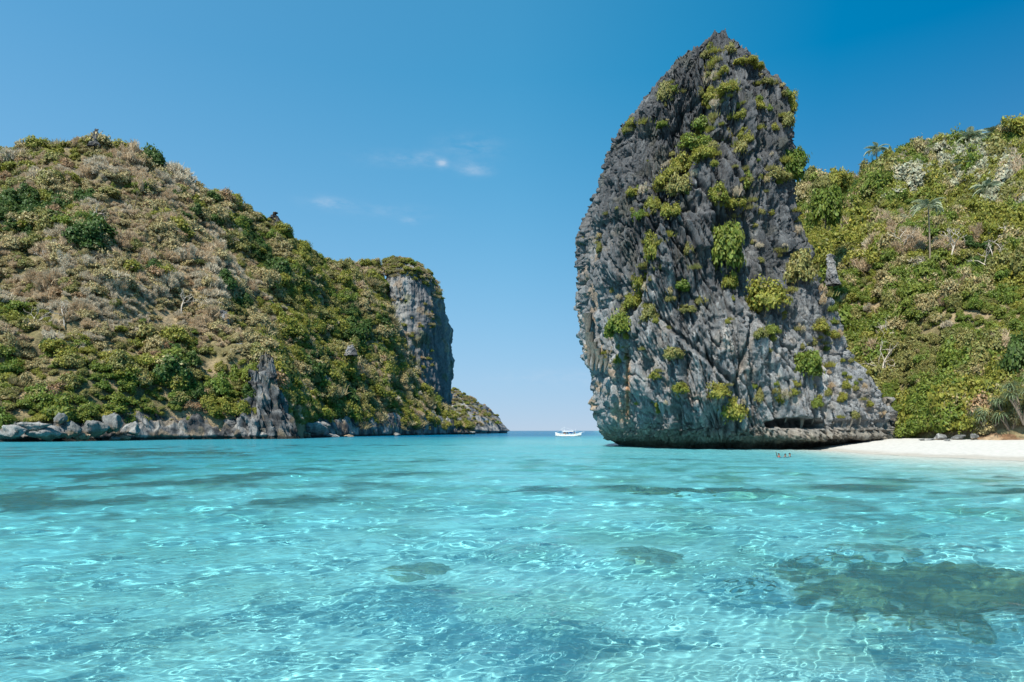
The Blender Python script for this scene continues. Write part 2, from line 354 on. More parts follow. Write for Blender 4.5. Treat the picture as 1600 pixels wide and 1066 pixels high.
def water_mat():
    m, nt, out = newmat('clear_sea_water')
    L = nt.links.new
    n1 = N(nt, 'ShaderNodeTexNoise', Scale=1.0, Detail=4.0, Roughness=.6, Distortion=.6); L(pmap(nt, (3.2, 5.0, 1)), n1.inputs['Vector'])
    n2 = N(nt, 'ShaderNodeTexNoise', Scale=1.0, Detail=3.0, Roughness=.55); L(pmap(nt, (.55, .9, 1)), n2.inputs['Vector'])
    ad = N(nt, 'ShaderNodeMath', operation='MULTIPLY_ADD'); L(n2.outputs['Fac'], ad.inputs[0]); ad.inputs[1].default_value = 3.0; L(n1.outputs['Fac'], ad.inputs[2])
    bp = N(nt, 'ShaderNodeBump', Strength=1.0, Distance=.06); L(ad.outputs[0], bp.inputs['Height'])
    fr = N(nt, 'ShaderNodeFresnel', IOR=1.333); L(bp.outputs[0], fr.inputs['Normal'])
    fk = N(nt, 'ShaderNodeMath', operation='MULTIPLY'); L(fr.outputs[0], fk.inputs[0]); fk.inputs[1].default_value = .58
    gl = N(nt, 'ShaderNodeBsdfGlossy', Roughness=.06); L(bp.outputs[0], gl.inputs['Normal'])
    at_ = N(nt, 'ShaderNodeAttribute', attribute_name='tint'); a2 = N(nt, 'ShaderNodeAttribute', attribute_name='scatter')
    rf = N(nt, 'ShaderNodeBsdfRefraction', IOR=1.333, Roughness=.0); L(at_.outputs['Color'], rf.inputs['Color'])
    df = N(nt, 'ShaderNodeBsdfDiffuse'); L(bp.outputs[0], df.inputs['Normal']); L(a2.outputs['Color'], df.inputs['Color'])
    m2 = N(nt, 'ShaderNodeMixShader'); L(at_.outputs['Alpha'], m2.inputs[0]); L(rf.outputs[0], m2.inputs[1]); L(df.outputs[0], m2.inputs[2])
    m3 = N(nt, 'ShaderNodeMixShader'); L(fk.outputs[0], m3.inputs[0]); L(m2.outputs[0], m3.inputs[1]); L(gl.outputs[0], m3.inputs[2])
    L(m3.outputs[0], out.inputs['Surface']); return m
M_WATER = water_mat()
# the colour light takes on in the water column below each point, and the share scattered back by the water itself
dep = np.clip(h - floor_z(x, y), .05, 14)
tint = np.exp(-dep[..., None] * np.array([.43, .105, .058]))
deep = sst(3.0, 9, dep)
scat = lerp(np.array([.14, .55, .66]), np.array([.0, .16, .30]), deep[..., None])
alpha = .03 + .10 * sst(.3, 2, dep) + .55 * deep
wme = mesh('sea_water', P3(x, y, h), gridf(*x.shape), M_WATER, True, np.concatenate([tint, alpha[..., None]], -1))
sc4 = np.ones((x.size, 4), np.float32); sc4[:, :3] = scat.reshape(-1, 3)
wme.color_attributes.new('scatter', 'FLOAT_COLOR', 'POINT').data.foreach_set('color', sc4.ravel())
wt = link('sea_water', wme); tag(wt, kind='structure'); wt.cycles.is_caustics_caster = True

# ------------------------------------------------------------------ karst builder
def karst(prof, nth, nz, disp, color, power=2.5, front=.72, jag=0.0, mat=M_ROCK, name='rock', tcurve=1.0, smooth=True):
    """prof: rows (z, xl, xr, yf, yb). Returns mesh, P"""
    prof = np.array(prof, float)
    t = np.linspace(0, 1, nz) ** tcurve
    zz = prof[0, 0] + (prof[-1, 0] - prof[0, 0]) * t
    xl, xr, yf, yb = (np.interp(zz, prof[:, 0], prof[:, k]) for k in (1, 2, 3, 4))
    nf = int(nth * front)
    th = np.concatenate([np.linspace(np.pi, 2 * np.pi, nf, endpoint=False), np.linspace(0, np.pi, nth - nf, endpoint=False)])
    c, s = np.cos(th), np.sin(th); e = 2 / power
    ux = np.sign(c) * np.abs(c) ** e; uy = np.sign(s) * np.abs(s) ** e
    X = ((xl + xr) / 2)[:, None] + ((xr - xl) / 2)[:, None] * ux[None]
    Y = ((yf + yb) / 2)[:, None] + ((yb - yf) / 2)[:, None] * uy[None]
    Z = np.broadcast_to(zz[:, None], X.shape)
    P = P3(X, Y, Z)
    dth = np.roll(P, -1, 1) - np.roll(P, 1, 1); dz = np.gradient(P, axis=0)
    n = np.cross(dth, dz); n /= np.linalg.norm(n, axis=-1)[..., None] + 1e-9
    d = disp(P, n)
    n2 = n.copy(); n2[..., 2] *= .35
    Q = P + n2 * d[..., None]
    if jag:
        top = sst(.6, 1, t)[:, None]
        Q[..., 2] += jag * top * (ridged(P3(Q[..., 0] * .55, Q[..., 1] * .55, Q[..., 2] * .05), 3) - .85)
    V = Q.reshape(-1, 3); nv = len(V)
    V = np.concatenate([V, Q[-1].mean(0)[None] + np.array([[0, 0, .3]])])
    cap = np.stack([(nz - 1) * nth + np.arange(nth), (nz - 1) * nth + (np.arange(nth) + 1) % nth, np.full(nth, nv)], -1)
    C = color(Q, d, n).reshape(-1, 3); C = np.concatenate([C, C[-1:]])
    return mesh(name, V, [gridf(nz, nth, True), cap], mat, smooth, C), Q
def seg_side(px, py, a, b):
    """signed distance in px to the line a->b, and position 0..1 along it"""
    ax, ay = a; bx, by = b; L = math.hypot(bx - ax, by - ay); ux, uy = (bx - ax) / L, (by - ay) / L
    return (px - ax) * -uy + (py - ay) * ux, ((px - ax) * ux + (py - ay) * uy) / L

# ---- the rock tower
YT = 106.0
def zt(py): return CAMH + (HY - py) / F * YT
def xt(px): return (px - CX) / F * YT
LE = np.array([(58, 1112), (66, 1100), (80, 1080), (105, 1042), (135, 1016), (165, 1000), (182, 985), (200, 962), (230, 947), (260, 941), (290, 932), (320, 922), (360, 911), (400, 907), (440, 911), (480, 917), (520, 922), (560, 928), (578, 934), (600, 932), (640, 932), (658, 936), (672, 946), (684, 958), (694, 975), (705, 985), (730, 985)], float)
RE = np.array([(58, 1128), (66, 1140), (80, 1150), (98, 1175), (120, 1202), (145, 1226), (175, 1246), (200, 1256), (240, 1266), (270, 1278), (300, 1287), (340, 1294), (400, 1302), (450, 1314), (520, 1336), (570, 1358), (610, 1384), (650, 1402), (690, 1408), (730, 1408)], float)
RE[:, 1] -= np.interp(RE[:, 0], [58, 90, 200, 350, 500, 620, 700], [12, 30, 38, 34, 20, 10, 8]); LE[:, 1] -= np.interp(LE[:, 0], [58, 90, 150, 300, 540, 590, 730], [12, 6, 0, 0, 0, -9, -12])
RE[:, 1] += np.interp(RE[:, 0], [160, 264, 428, 573, 665, 700], [0, -20, -38, -42, -20, -10])
RE[:, 0] += np.interp(RE[:, 0], [58, 160], [24, 4]); LE[:, 0] += np.interp(LE[:, 0], [58, 160], [24, 4]); LE[:3, 1] -= (4, 2, 0); RE[:3, 1] -= (8, 6, 3)
FR = np.array([(58, 101), (100, 98.5), (200, 95.5), (330, 93), (450, 91), (560, 89), (640, 87.5), (672, 87.5), (684, 88.5), (696, 92), (730, 92)], float)
BK = np.array([(58, 108), (100, 113), (200, 121), (400, 130), (600, 136), (730, 138)], float)
pys = np.array([730, 712, 704, 698, 694, 690, 684, 678, 672, 664, 658, 650, 640, 620, 600, 585, 578, 570, 560, 540, 520, 480, 440, 400, 360, 320, 290, 260, 230, 200, 182, 165, 150, 135, 120, 105, 96, 90, 84.])
tower_prof = [(zt(p), xt(np.interp(p, LE[:, 0], LE[:, 1])), xt(np.interp(p, RE[:, 0], RE[:, 1])), np.interp(p, FR[:, 0], FR[:, 1]), np.interp(p, BK[:, 0], BK[:, 1])) for p in pys]
VEGLINE = np.array([(60, 1125), (140, 1118), (180, 1108), (235, 1092), (270, 1072), (310, 1045), (370, 1022), (440, 1004), (490, 985), (520, 962), (600, 950), (720, 950)], float)
def up_(py): return sst(640, 320, py)
def tower_disp(P, n):
    px, py = to_px(P); fr = np.clip(-n[..., 1] * 1.6, 0, 1)
    w = P.copy(); rw = (.85 * sst(.3, .8, np.abs(n[..., 0])))[..., None]; w[..., :2] = rw * P[len(P) // 2][None, :, :2] * 1.05 + (1 - rw) * P[..., :2]
    w = w + .55 * np.stack([fbm(P * np.array([.13, .13, .05]) + 3, 2), fbm(P * np.array([.13, .13, .05]) + 31, 2), 0 * P[..., 0]], -1)
    wz = w[..., 2]; w[..., 0] += -.13 * np.maximum(w[..., 2] - 34, 0) * np.clip(-n[..., 1], 0, 1)
    up = sst(640, 320, py)
    d = 2.0 * fbm(P * .075, 3)
    # buttress right of the vegetated gully stands forward
    vl = np.interp(py, VEGLINE[:, 0], VEGLINE[:, 1]) + 9 * fbm(P3(P[..., 2] * .12, 0, 4), 3)
    d = d + fr * 2.6 * (sst(-10, 16, px - vl) - .5) * sst(700, 520, py) * sst(60, 150, py)
    d = d - fr * 1.6 * np.exp(-((px - vl + 6) / 11) ** 2) * sst(600, 480, py)
    # flat-topped slab below the ledge
    sl = sst(-6, 4, py - (338 + 5 * noise(P * .3))) * sst(1028, 1036, px) * sst(1116, 1104, px) * sst(520, 420, py)
    d = d + fr * 1.3 * sl
    # second chimney line
    v2 = 1145 + .25 * (py - 200) + 10 * fbm(P3(P[..., 2] * .15, 7, 4), 3)
    d = d + fr * 1.5 * (sst(-8, 10, px - v2) - .5) * sst(480, 300, py)
    # diagonal fault: the lower slab stands proud
    s1, u1 = seg_side(px, py + 3 * noise(P * .5), (1006, 478), (1146, 604)); k1 = sst(-.02, .03, u1) * sst(1.02, .97, u1)
    d = d + fr * k1 * (1.25 * sst(-2.5, 2.5, s1) * sst(150, 60, s1) - 1.0 * np.exp(-((s1 + 4) / 3.2) ** 2))
    s2, u2 = seg_side(px, py, (1172, 500), (1146, 604)); k2 = sst(-.02, .05, u2) * sst(1.05, .97, u2)
    d = d - fr * k2 * 1.3 * np.exp(-((s2 + 2.5 * noise(P * .6)) / 3.0) ** 2)
    s3, u3 = seg_side(px, py, (1150, 610), (1192, 690)); k3 = sst(-.02, .05, u3) * sst(1.05, .97, u3)
    d = d - fr * k3 * 1.0 * np.exp(-((s3 + 3 * noise(P * .5)) / 3.0) ** 2)
    for cxp, top in ((1062, 610), (1134, 620), (985, 600), (1010, 640)):
        d = d - fr * 1.0 * np.exp(-((px - cxp - 6 * noise(P * .35)) / 3.6) ** 2) * sst(top - 10, top + 30, py)
    # karren: sharp vertical flutes at three sizes
    f1 = ridged(P3(w[..., 0] * .34, w[..., 1] * .34, wz * .055), 2)
    f2 = ridged(P3(w[..., 0] * .85, w[..., 1] * .85, wz * .085 + 40), 3)
    f3 = ridged(P3(w[..., 0] * 2.0 + 7, w[..., 1] * 2.0, wz * .16), 2)
    fl = 1.5 * (f1 - .6) + (.55 + .65 * up) * (f2 - .55) + (.28 + .34 * up) * (f3 - .5)
    uu = w[..., 0] * .92 + w[..., 1] * .45
    for fq, am, zf, sd in ((.42, 1.25, .075, 3), (1.05, .62, .15, 19), (2.2, .30, .28, 37)):
        q = uu * fq + .9 * fbm(P3(uu * fq * .35, wz * zf * .35, sd), 2) + (.10 * wz * fq) * up * .6
        cid = np.floor(q); saw = q - cid
        zq = wz * zf + 7.3 * np.mod(cid * .6180339, 1.0) + .35 * noise(P3(uu * fq * .8, wz * zf, sd + 5)); zid = np.floor(zq); zs = zq - zid
        rnd = np.mod(np.sin(cid * 12.9898 + zid * 78.233 + sd) * 43758.5453, 1.0)
        d = d + am * ((saw - .5) * .75 + (rnd - .5) * .75 - .35 * zs) * (.65 + .35 * up)
    fl = fl * .5
    calm = 1 - .55 * sst(-.1, .25, fbm(P * .12 + 50, 2)) * (1 - .6 * up)
    d = d + .85 * fl * calm
    bl = fbm(P3(w[..., 0] * .5, w[..., 1] * .5, w[..., 2] * .16 + 9), 4) * (.55 + .45 * up)
    d = d + .38 * bl + .34 * np.floor(2.5 * noise(P3(w[..., 0] * .3, w[..., 1] * .3, wz * .1)) + .5) + .25 * np.floor(2.2 * noise(P3(w[..., 0] * .55, w[..., 1] * .55, wz * .2 + 9)) + .5)
    # joints: narrow dark cracks running mostly down the face
    for fx, fz, wd, am, of in ((.30, .03, .035, 1.2, 0), (.75, .075, .06, .8, 33), (1.5, .11, .11, .5, 71)):
        q = noise(P3(w[..., 0] * fx + .35 * wz * fx, w[..., 1] * fx, w[..., 2] * fz + of))
        d = d - am * np.exp(-(q / wd) ** 2) * (.85 + .35 * up)
    # scooped pits low down
    pit = fbm(P3(w[..., 0] * .9, w[..., 1] * .9, wz * .4) + 11, 3); d = d - .5 * sst(.25, .6, pit) * (1 - up)
    # stalactite curtain under the left overhang
    lo = sst(.1, .6, -n[..., 0]) * sst(470, 540, py) * sst(600, 585, py)
    d = d + lo * 1.1 * (ridged(P3(P[..., 0] * .9, P[..., 1] * .9, P[..., 2] * .05), 2) - .6)
    # cave slot with a lower shelf
    cxx = (px - 1249 - 4 * noise(P * .4)) / 47; env = np.sqrt(np.clip(1 - np.abs(cxx) ** 2.6, 0, 1))
    top = 663 - 11 * env + 3.5 * noise(P3(P[..., 0] * .9, 0, 3)); bot = 664 + 9 * env + 4 * noise(P3(P[..., 0] * .6, 0, 8))
    slot = sst(0, .25, env) * sst(top, top + 3, py) * sst(bot + 2, bot - 7, py)
    slot2 = sst(1290, 1310, px) * sst(1400, 1370, px) * sst(655, 660, py) * sst(674, 664, py)
    d = d - fr * (5.5 * slot + .7 * slot2) + fr * 1.0 * sst(674, 680, py) * sst(690, 684, py) * sst(1180, 1230, px)
    # tidal notch
    d = d * (1 - .5 * sst(1.2, .3, P[..., 2])) - .85 * sst(1.5, .6, P[..., 2]) * (.7 + .5 * noise(P * .25))
    lim = np.interp(py, [55, 75, 110, 200], [.35, .55, .8, 1.0])
    return d * lim
def tower_col(Q, d, n):
    px, py = to_px(Q)
    s = fbm(P3(Q[..., 0] * .16, Q[..., 1] * .16, Q[..., 2] * .05), 4); s2 = fbm(P3(Q[..., 0] * .7, Q[..., 1] * .7, Q[..., 2] * .09 + 5), 3)
    s3 = fbm(Q * .35 + 77, 4)
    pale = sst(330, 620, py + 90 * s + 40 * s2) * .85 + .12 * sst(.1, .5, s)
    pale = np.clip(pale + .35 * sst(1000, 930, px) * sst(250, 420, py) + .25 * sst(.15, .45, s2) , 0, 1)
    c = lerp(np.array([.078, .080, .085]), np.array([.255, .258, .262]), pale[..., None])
    wht = sst(.22, .5, s2 + .35 * s3 - .12) * sst(380, 520, py)
    c = lerp(c, np.array([.44, .435, .42]), (.5 * wht)[..., None])
    tan = np.clip(.75 * sst(.12, .42, s3 + .2 * s) * sst(985, 935, px) * sst(330, 430, py) + .8 * np.exp(-((px - 981 - 4 * s3) / 4.5) ** 2) * sst(520, 560, py) * sst(672, 640, py)
                  + .5 * np.exp(-((px - 973) / 9) ** 2) * sst(610, 630, py) * sst(680, 655, py) + .35 * sst(.15, .5, s3) * sst(450, 560, py), 0, 1)
    c = lerp(c, np.array([.34, .235, .145]), (.75 * tan)[..., None])
    org = np.exp(-((px - 981 - 4 * s3) / 3.2) ** 2) * sst(530, 570, py) * sst(668, 640, py)
    c = lerp(c, np.array([.36, .17, .075]), (.8 * org)[..., None])
    low = sst(4.2, 1.6, Q[..., 2] + .8 * s3)
    c = lerp(c, np.array([.20, .165, .115]), (.65 * low)[..., None])
    c = lerp(c, np.array([.085, .072, .055]), sst(1.25, .7, Q[..., 2] + .25 * s3)[..., None])
    moss = sst(.2, .5, fbm(Q * .22 + 13, 4)) * sst(600, 300, py)
    return lerp(c, np.array([.10, .095, .05]), (.28 * moss)[..., None])
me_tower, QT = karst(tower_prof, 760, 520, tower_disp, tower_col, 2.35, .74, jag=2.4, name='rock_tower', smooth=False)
tower = tag(link('rock_tower', me_tower), 'tall dark grey limestone rock tower rising from the turquoise water', 'rock tower')
def bvh_of(me): 
    V = np.empty(len(me.vertices) * 3, np.float32); me.vertices.foreach_get('co', V)
    return BVHTree.FromPolygons([Vector(v) for v in V.reshape(-1, 3)], [tuple(p.vertices) for p in me.polygons])
BV_TOWER = bvh_of(me_tower)
# dripstones in the cave slot and under the left overhang
def dripstone(p, h, r, label):
    mb = MB(); n = 9; q = np.linspace(0, 1, n)
    pts = np.stack([p[0] + .12 * np.sin(q * 5), p[1] + 0 * q, p[2] - h * q], -1)
    mb.tube(pts, r * (1 - .85 * q ** .8), 9, (.20, .18, .15))
    o = link('dripstone', mb.me('dripstone', M_ROCK)); o.parent = tower; return o
for (px, py, hpx, rr) in [(1252, 651, 25, .42), (1290, 655, 12, .3), (1302, 656, 9, .25), (1316, 657, 11, .3), (1330, 657, 9, .25), (1342, 657, 10, .25), (1228, 652, 7, .25), (1270, 653, 9, .3)]:
    Yd = 89.2; dripstone(at(px, py - 4, Yd), hpx / F * Yd + .5, rr, '')
for (px, py, hpx, rr) in [(921, 520, 52, .8), (927, 535, 44, .7), (933, 545, 34, .6), (918, 490, 50, .8), (939, 555, 26, .5), (946, 560, 22, .5)]:
    Yd = 106 - (px - 915) * .25; dripstone(at(px, py, Yd), hpx / F * Yd, rr, '')

# ---- end cliff of the left hill
YE = 452.0
def ze(py): return CAMH + (HY - py) / F * YE
def xe(px): return (px - CX) / F * YE
ec = [(690, 590, 704, 430, 520), (640, 592, 704, 430, 520), (600, 594, 706, 430, 520), (560, 595, 706, 431, 520), (500, 597, 705, 432, 520), (475, 598, 697, 433, 518), (450, 599, 688, 434, 515), (430, 600, 678, 436, 510), (418, 602, 664, 440, 500), (410, 598, 650, 444, 490), (405, 603, 642, 448, 480)]
cliff_prof = [(ze(a), xe(b), xe(c - np.interp(a, [420, 480, 690], [0, 8, 11])), d, e) for a, b, c, d, e in ec]
def cliff_disp(P, n):
    px, py = to_px(P)
    f1 = ridged(P3(P[..., 0] * .075, P[..., 1] * .075, P[..., 2] * .012), 3); f2 = ridged(P3(P[..., 0] * .25, P[..., 1] * .25, P[..., 2] * .035 + 4), 3)
    d = 4.5 * (f1 - .6) + 2.4 * (f2 - .55) + 2.2 * fbm(P * .05, 3) + .9 * fbm(P * .3, 3)
    # the seaward face turns away behind a sharp corner
    s, u = seg_side(px, py, (672, 470), (690, 650)); k = sst(440, 480, py)
    d = d - k * (9 * sst(0, -10, s) + 5 * np.exp(-((px - 689) / 2.2) ** 2)) * np.clip(-n[..., 1] * 2, 0, 1)
    return d * np.interp(P[..., 2], [90, 118], [1, .5])
def cliff_col(Q, d, n):
    s = fbm(P3(Q[..., 0] * .05, Q[..., 1] * .05, Q[..., 2] * .012), 4); s2 = fbm(Q * .12 + 8, 4)
    c = lerp(np.array([.12, .12, .125]), np.array([.26, .256, .25]), sst(-.2, .5, s + .4 * s2)[..., None])
    c = lerp(c, np.array([.25, .17, .10]), (.6 * sst(.25, .5, s2))[..., None])
    return lerp(c, np.array([.08, .09, .035]), (.6 * sst(.2, .45, fbm(Q * .09 + 40, 4)))[..., None])
me_cliff, QC = karst(cliff_prof, 420, 230, cliff_disp, cliff_col, 2.6, .7, jag=6, mat=M_ROCKFAR, name='sea_cliff')
tag(link('sea_cliff', me_cliff), 'tall pale grey cliff ending the left hill above the sea', 'cliff')
BV_CLIFF = bvh_of(me_cliff)

# ---- far headland behind it
YH = 640.0
hl = [(690, 640, 790, 600, 760), (668, 645, 786, 605, 750), (655, 650, 776, 612, 740), (645, 655, 764, 618, 730), (635, 660, 752, 624, 720), (625, 665, 735, 630, 710), (615, 670, 720, 640, 700), (606, 680, 708, 655, 690)]
def zh(py): return CAMH + (HY - py) / F * YH
hl_prof = [(zh(a), (b - CX) / F * YH, (c - CX) / F * YH, d, e) for a, b, c, d, e in hl]
def head_disp(P, n):
    return 7 * fbm(P * .035, 4) + 4 * (ridged(P3(P[..., 0] * .09, P[..., 1] * .09, P[..., 2] * .03), 3) - .55) + 1.2 * fbm(P * .25, 3) - 3 * sst(2.2, .8, P[..., 2])
def head_col(Q, d, n):
    s = fbm(Q * .06 + 3, 4)
    c = lerp(np.array([.12, .12, .125]), np.array([.26, .25, .24]), sst(-.3, .4, s)[..., None])
    return lerp(c, np.array([.12, .11, .05]), (.8 * sst(-.1, .25, fbm(Q * .045 + 20, 4)) * sst(6, 14, Q[..., 2]))[..., None])
me_head, QH = karst(hl_prof, 260, 90, head_disp, head_col, 2.2, .7, jag=4, mat=M_ROCKFAR, name='rocky_headland')
tag(link('rocky_headland', me_head), 'low rocky headland sloping to the sea beyond the pale cliff', 'headland')

# ------------------------------------------------------------------ hills
def hill(name, ctl, npx, nv, noise_amp, back=.5, jump=None, vpow=1.0, z0=0.0, colf=None):
    c = np.array(ctl, float)          # px, shore Y, ridge Y, ridge py, cliff height
    px = np.linspace(c[0, 0], c[-1, 0], npx)
    # a little smoothing of the control curves
    def cur(k):
        v = np.interp(px, c[:, 0], c[:, k]); w = 9; ker = np.hanning(w + 2)[1:-1]; ker /= ker.sum()
        return np.convolve(np.pad(v, w // 2, mode='edge'), ker, 'valid')
    ys, yr, pr, ch = cur(1), cur(2), cur(3), cur(4)
    zr = CAMH + (HY - pr) / F * yr
    v = np.concatenate([np.linspace(-.03, 1, nv), np.linspace(1, 1 + back, nv // 4)[1:]])
    V, PX = np.meshgrid(v, px, indexing='ij')
    Yy = ys + (yr - ys) * V
    if jump is not None: Yy = Yy + jump(PX, V)
    up = np.clip(V, 0, 1); zz = z0 + (ch - z0) * sst(-.03, .02, V) + (zr - ch) * up ** vpow
    over = np.maximum(V - 1, 0); zz = zz - (zr - 0) * (over / back) ** 1.3 * .9
    X = (PX - CX) / F * Yy
    P = P3(X, Yy, zz)
    m = sst(.0, .15, V) * (1 - .55 * sst(.75, 1, V))
    dd = noise_amp * m * (fbm(P * .022 + 2, 4) + .25 * fbm(P * .12, 3))
    P[..., 1] -= dd * .8; P[..., 2] += dd * .55
    C = colf(P) if colf else np.broadcast_to(np.array([.13, .105, .06]), P.shape)
    return mesh(name, P, gridf(*X.shape)[:, ::1], M_GROUND, True, C), P
def soil(P):
    s = fbm(P * .07 + 30, 4)
    return lerp(np.array([.16, .14, .07]), np.array([.32, .25, .155]), sst(-.35, .4, s)[..., None])
LCTL = [(-420, 150, 290, 300, 5), (-200, 150, 300, 246, 5), (-60, 154, 300, 232, 4), (0, 158, 300, 232, 3.5), (80, 165, 300, 230, 4), (140, 172, 302, 222, 5), (190, 180, 306, 232, 5), (270, 194, 318, 268, 7), (350, 204, 335, 305, 8), (400, 208, 350, 334, 8), (430, 212, 358, 352, 8),
        (470, 220, 372, 388, 7), (505, 240, 400, 412, 6), (560, 285, 432, 414, 6), (590, 318, 446, 412, 6), (598, 326, 444, 418, 6), (608, 334, 436, 500, 6), (640, 370, 436, 560, 6), (690, 425, 445, 645, 5), (715, 445, 452, 664, 3), (740, 455, 458, 676, 1)]
LCTL = [(a, b, c, d + (6 if a < 420 else 0), e) for a, b, c, d, e in LCTL]
def ljump(PX, V):
    ps = 452 - 200 * np.clip(V, 0, 1); k = sst(0, 46, PX - ps)
    return (34 * k * np.clip(1 - V, 0, 1) * sst(640, 520, PX)) - 10 * np.exp(-((PX - ps + 30) / 40) ** 2) * np.clip(1 - V, 0, 1) * sst(0, .2, V)
me_l, PL = hill('left_hill', LCTL, 420, 200, 9, .5, ljump, 1.0, -2, soil)
tag(link('left_hill', me_l), kind='structure')
RCTL = [(1150, 128, 175, 300, 2), (1250, 122, 172, 276, 2), (1290, 112, 170, 272, 2), (1338, 104, 170, 278, 2), (1364, 100, 170, 246, 2), (1400, 96, 170, 240, 2.0), (1440, 90, 170, 231, 2.2), (1500, 84, 170, 223, 2.4), (1545, 81, 168, 214, 2.4), (1600, 78, 166, 188, 2.4), (1700, 74, 160, 150, 2.4), (1850, 66, 150, 105, 2.4), (2300, 50, 130, 40, 2.4)]
RCTL = [(a, b, c, d + 17, e) for a, b, c, d, e in RCTL]
me_r, PR = hill('right_hill', RCTL, 260, 150, 6, .5, None, .95, -1, soil)
tag(link('right_hill', me_r), kind='structure')

# ---- beach
pxs = np.linspace(1120, 4000, 240); u = np.linspace(-26, 1, 90)
yw = np.interp(pxs, PXW, YW); yb = np.interp(pxs, [1120, 1290, 1400, 1450, 1600, 1850, 2300, 4000], [100, 118, 101, 95, 86, 74, 58, 40])
Uu, PXX = np.meshgrid(u, pxs, indexing='ij')
YB = np.where(Uu < 0, yw + Uu, yw + (yb - yw) * np.clip(Uu, 0, 1))
uu2 = np.concatenate([np.linspace(-1, 0, 40), np.linspace(0, 1, 51)[1:]])
Uu, PXX = np.meshgrid(uu2, pxs, indexing='ij')
YB = np.where(Uu < 0, yw + np.minimum(26, yw * .6) * Uu, yw + (yb - yw) * np.clip(Uu, 0, 1))
XB = (PXX - CX) / F * YB
ZB = np.where(Uu < 0, -2.2 * np.abs(Uu) ** .8, 1.75 * sst(-.25, .9, Uu) - 1.75 * sst(-.25, .9, np.zeros_like(Uu))) + .05 * fbm(P3(XB * .25, YB * .25, 0), 3)
me_b = mesh('beach', P3(XB, YB, ZB), gridf(*XB.shape), M_SAND, True, lerp(lerp(np.array([.86, .83, .75]), np.array([.36, .335, .295]), sst(-.25, .05, ZB)[..., None]), np.array([.46, .44, .41]), sst(.10, .30, ZB + .1 * fbm(P3(XB * .3, YB * .3, 5), 3))[..., None]))
tag(link('beach', me_b), kind='structure')

# ------------------------------------------------------------------ rocky shore, outcrops, boulders
def shore_band(name, pa, pb, yfun, hfun, n, nz, seed, label, depth=7):
    px = np.linspace(pa, pb, n); t = np.linspace(0, 1, nz)
    T, PX = np.meshgrid(t, px, indexing='ij')
    ys = yfun(px); H = hfun(px) * (1 + .35 * fbm(P3(px * .06, 0, seed), 3))
    Y = ys[None] + depth * T ** 2.2 ; X = (PX - CX) / F * Y; Z = -1.2 + (H[None] + 1.2) * T
    P = P3(X, Y, Z)
    d = 1.9 * (ridged(P3(P[..., 0] * .16, P[..., 1] * .16, P[..., 2] * .07 + seed), 3) - .5) + 1.0 * fbm(P * .3 + seed, 4) + .7 * np.floor(2 * noise(P * .17 + seed) + .5) - 1.0 * sst(1.2, .5, P[..., 2])
    P[..., 1] -= d; P[..., 2] += .5 * d * T
    s = fbm(P * .18 + 5, 4)
    c = lerp(np.array([.055, .055, .058]), np.array([.29, .28, .265]), sst(-.35, .5, s)[..., None])
    c = lerp(c, np.array([.22, .17, .115]), (.7 * sst(.1, .5, fbm(P * .3 + 9, 3)))[..., None])
    c = lerp(c, np.array([.03, .028, .024]), sst(1.1, .55, P[..., 2] + .2 * s)[..., None])
    o = link(name, mesh(name, P, gridf(nz, n), M_ROCKFAR, True, c)); tag(o, label, 'rocky shore'); return P
lc = np.array(LCTL, float)
ysh = lambda px: np.interp(px, lc[:, 0], lc[:, 1])
shore_band('rocky_shore', -300, 455, lambda p: ysh(p) - 5, lambda p: np.interp(p, [-300, 0, 150, 240, 300, 400, 455], [5, 4, 5, 7.5, 7, 4, 3.5]), 620, 34, 1, 'grey jagged rock band along the water below the brown scrub')
shore_band('rocky_shore', 440, 742, lambda p: ysh(p) + 26 * sst(640, 520, p) - 5, lambda p: np.interp(p, [440, 480, 560, 640, 700, 742], [4, 6, 9, 12, 11, 5]), 420, 34, 2, 'dark undercut rock band along the water below the green slope', 9)

def pinnacle(px, py_top, py_bot, wtop, wbot, Y, label, name='rock_outcrop', seed=0, dark=1.0, n=150, nz=110, lean=0, pw=.95):
    z0 = CAMH + (HY - py_bot) / F * Y; z1 = CAMH + (HY - py_top) / F * Y
    pr = []
    for t in np.linspace(0, 1, 12):
        w = lerp(wbot, wtop, t ** pw) / F * Y / 2; cx = (px + lean * t - CX) / F * Y
        pr.append((lerp(z0, z1, t), cx - w, cx + w, Y - w * .9 + 2 * t, Y + w * 1.2))
    sz = (wbot / F * Y)
    def dsp(P, nn):
        k = 10 / sz
        return sz * (.17 * (ridged(P3(P[..., 0] * .42 * k + .1 * P[..., 2] * k, P[..., 1] * .42 * k, P[..., 2] * .05 * k + seed), 3) - .6) * 2 + .10 * fbm(P * .16 * k + seed, 4) + .03 * np.floor(3 * noise(P * .2 * k + seed) + .5))
    def cl(Q, d, nn):
        s = fbm(Q * .2 + seed, 4)
        c = lerp(np.array([.06, .062, .066]) * dark, np.array([.26, .26, .26]) * dark, sst(-.4, .5, s)[..., None])
        c = lerp(c, np.array([.22, .17, .11]), (.5 * sst(.2, .5, fbm(Q * .3 + 3, 3)))[..., None])
        return lerp(c, np.array([.03, .028, .024]), sst(1.1, .55, Q[..., 2])[..., None])
    me, Q = karst(pr, n, nz, dsp, cl, 2.3, .7, jag=sz * .3, mat=M_ROCK, name=name)
    return tag(link(name, me), label, 'rock outcrop')
pinnacle(418, 552, 694, 12, 74, 212, 'tall dark pointed outcrop splitting the left shore', seed=5, n=220, nz=160, lean=-8, dark=.6, pw=.8)
pinnacle(392, 578, 693, 12, 92, 210.5, 'fluted grey rock shoulder leaning on the dark pointed outcrop', seed=8, lean=10, dark=.8, n=220, nz=140, pw=.8)
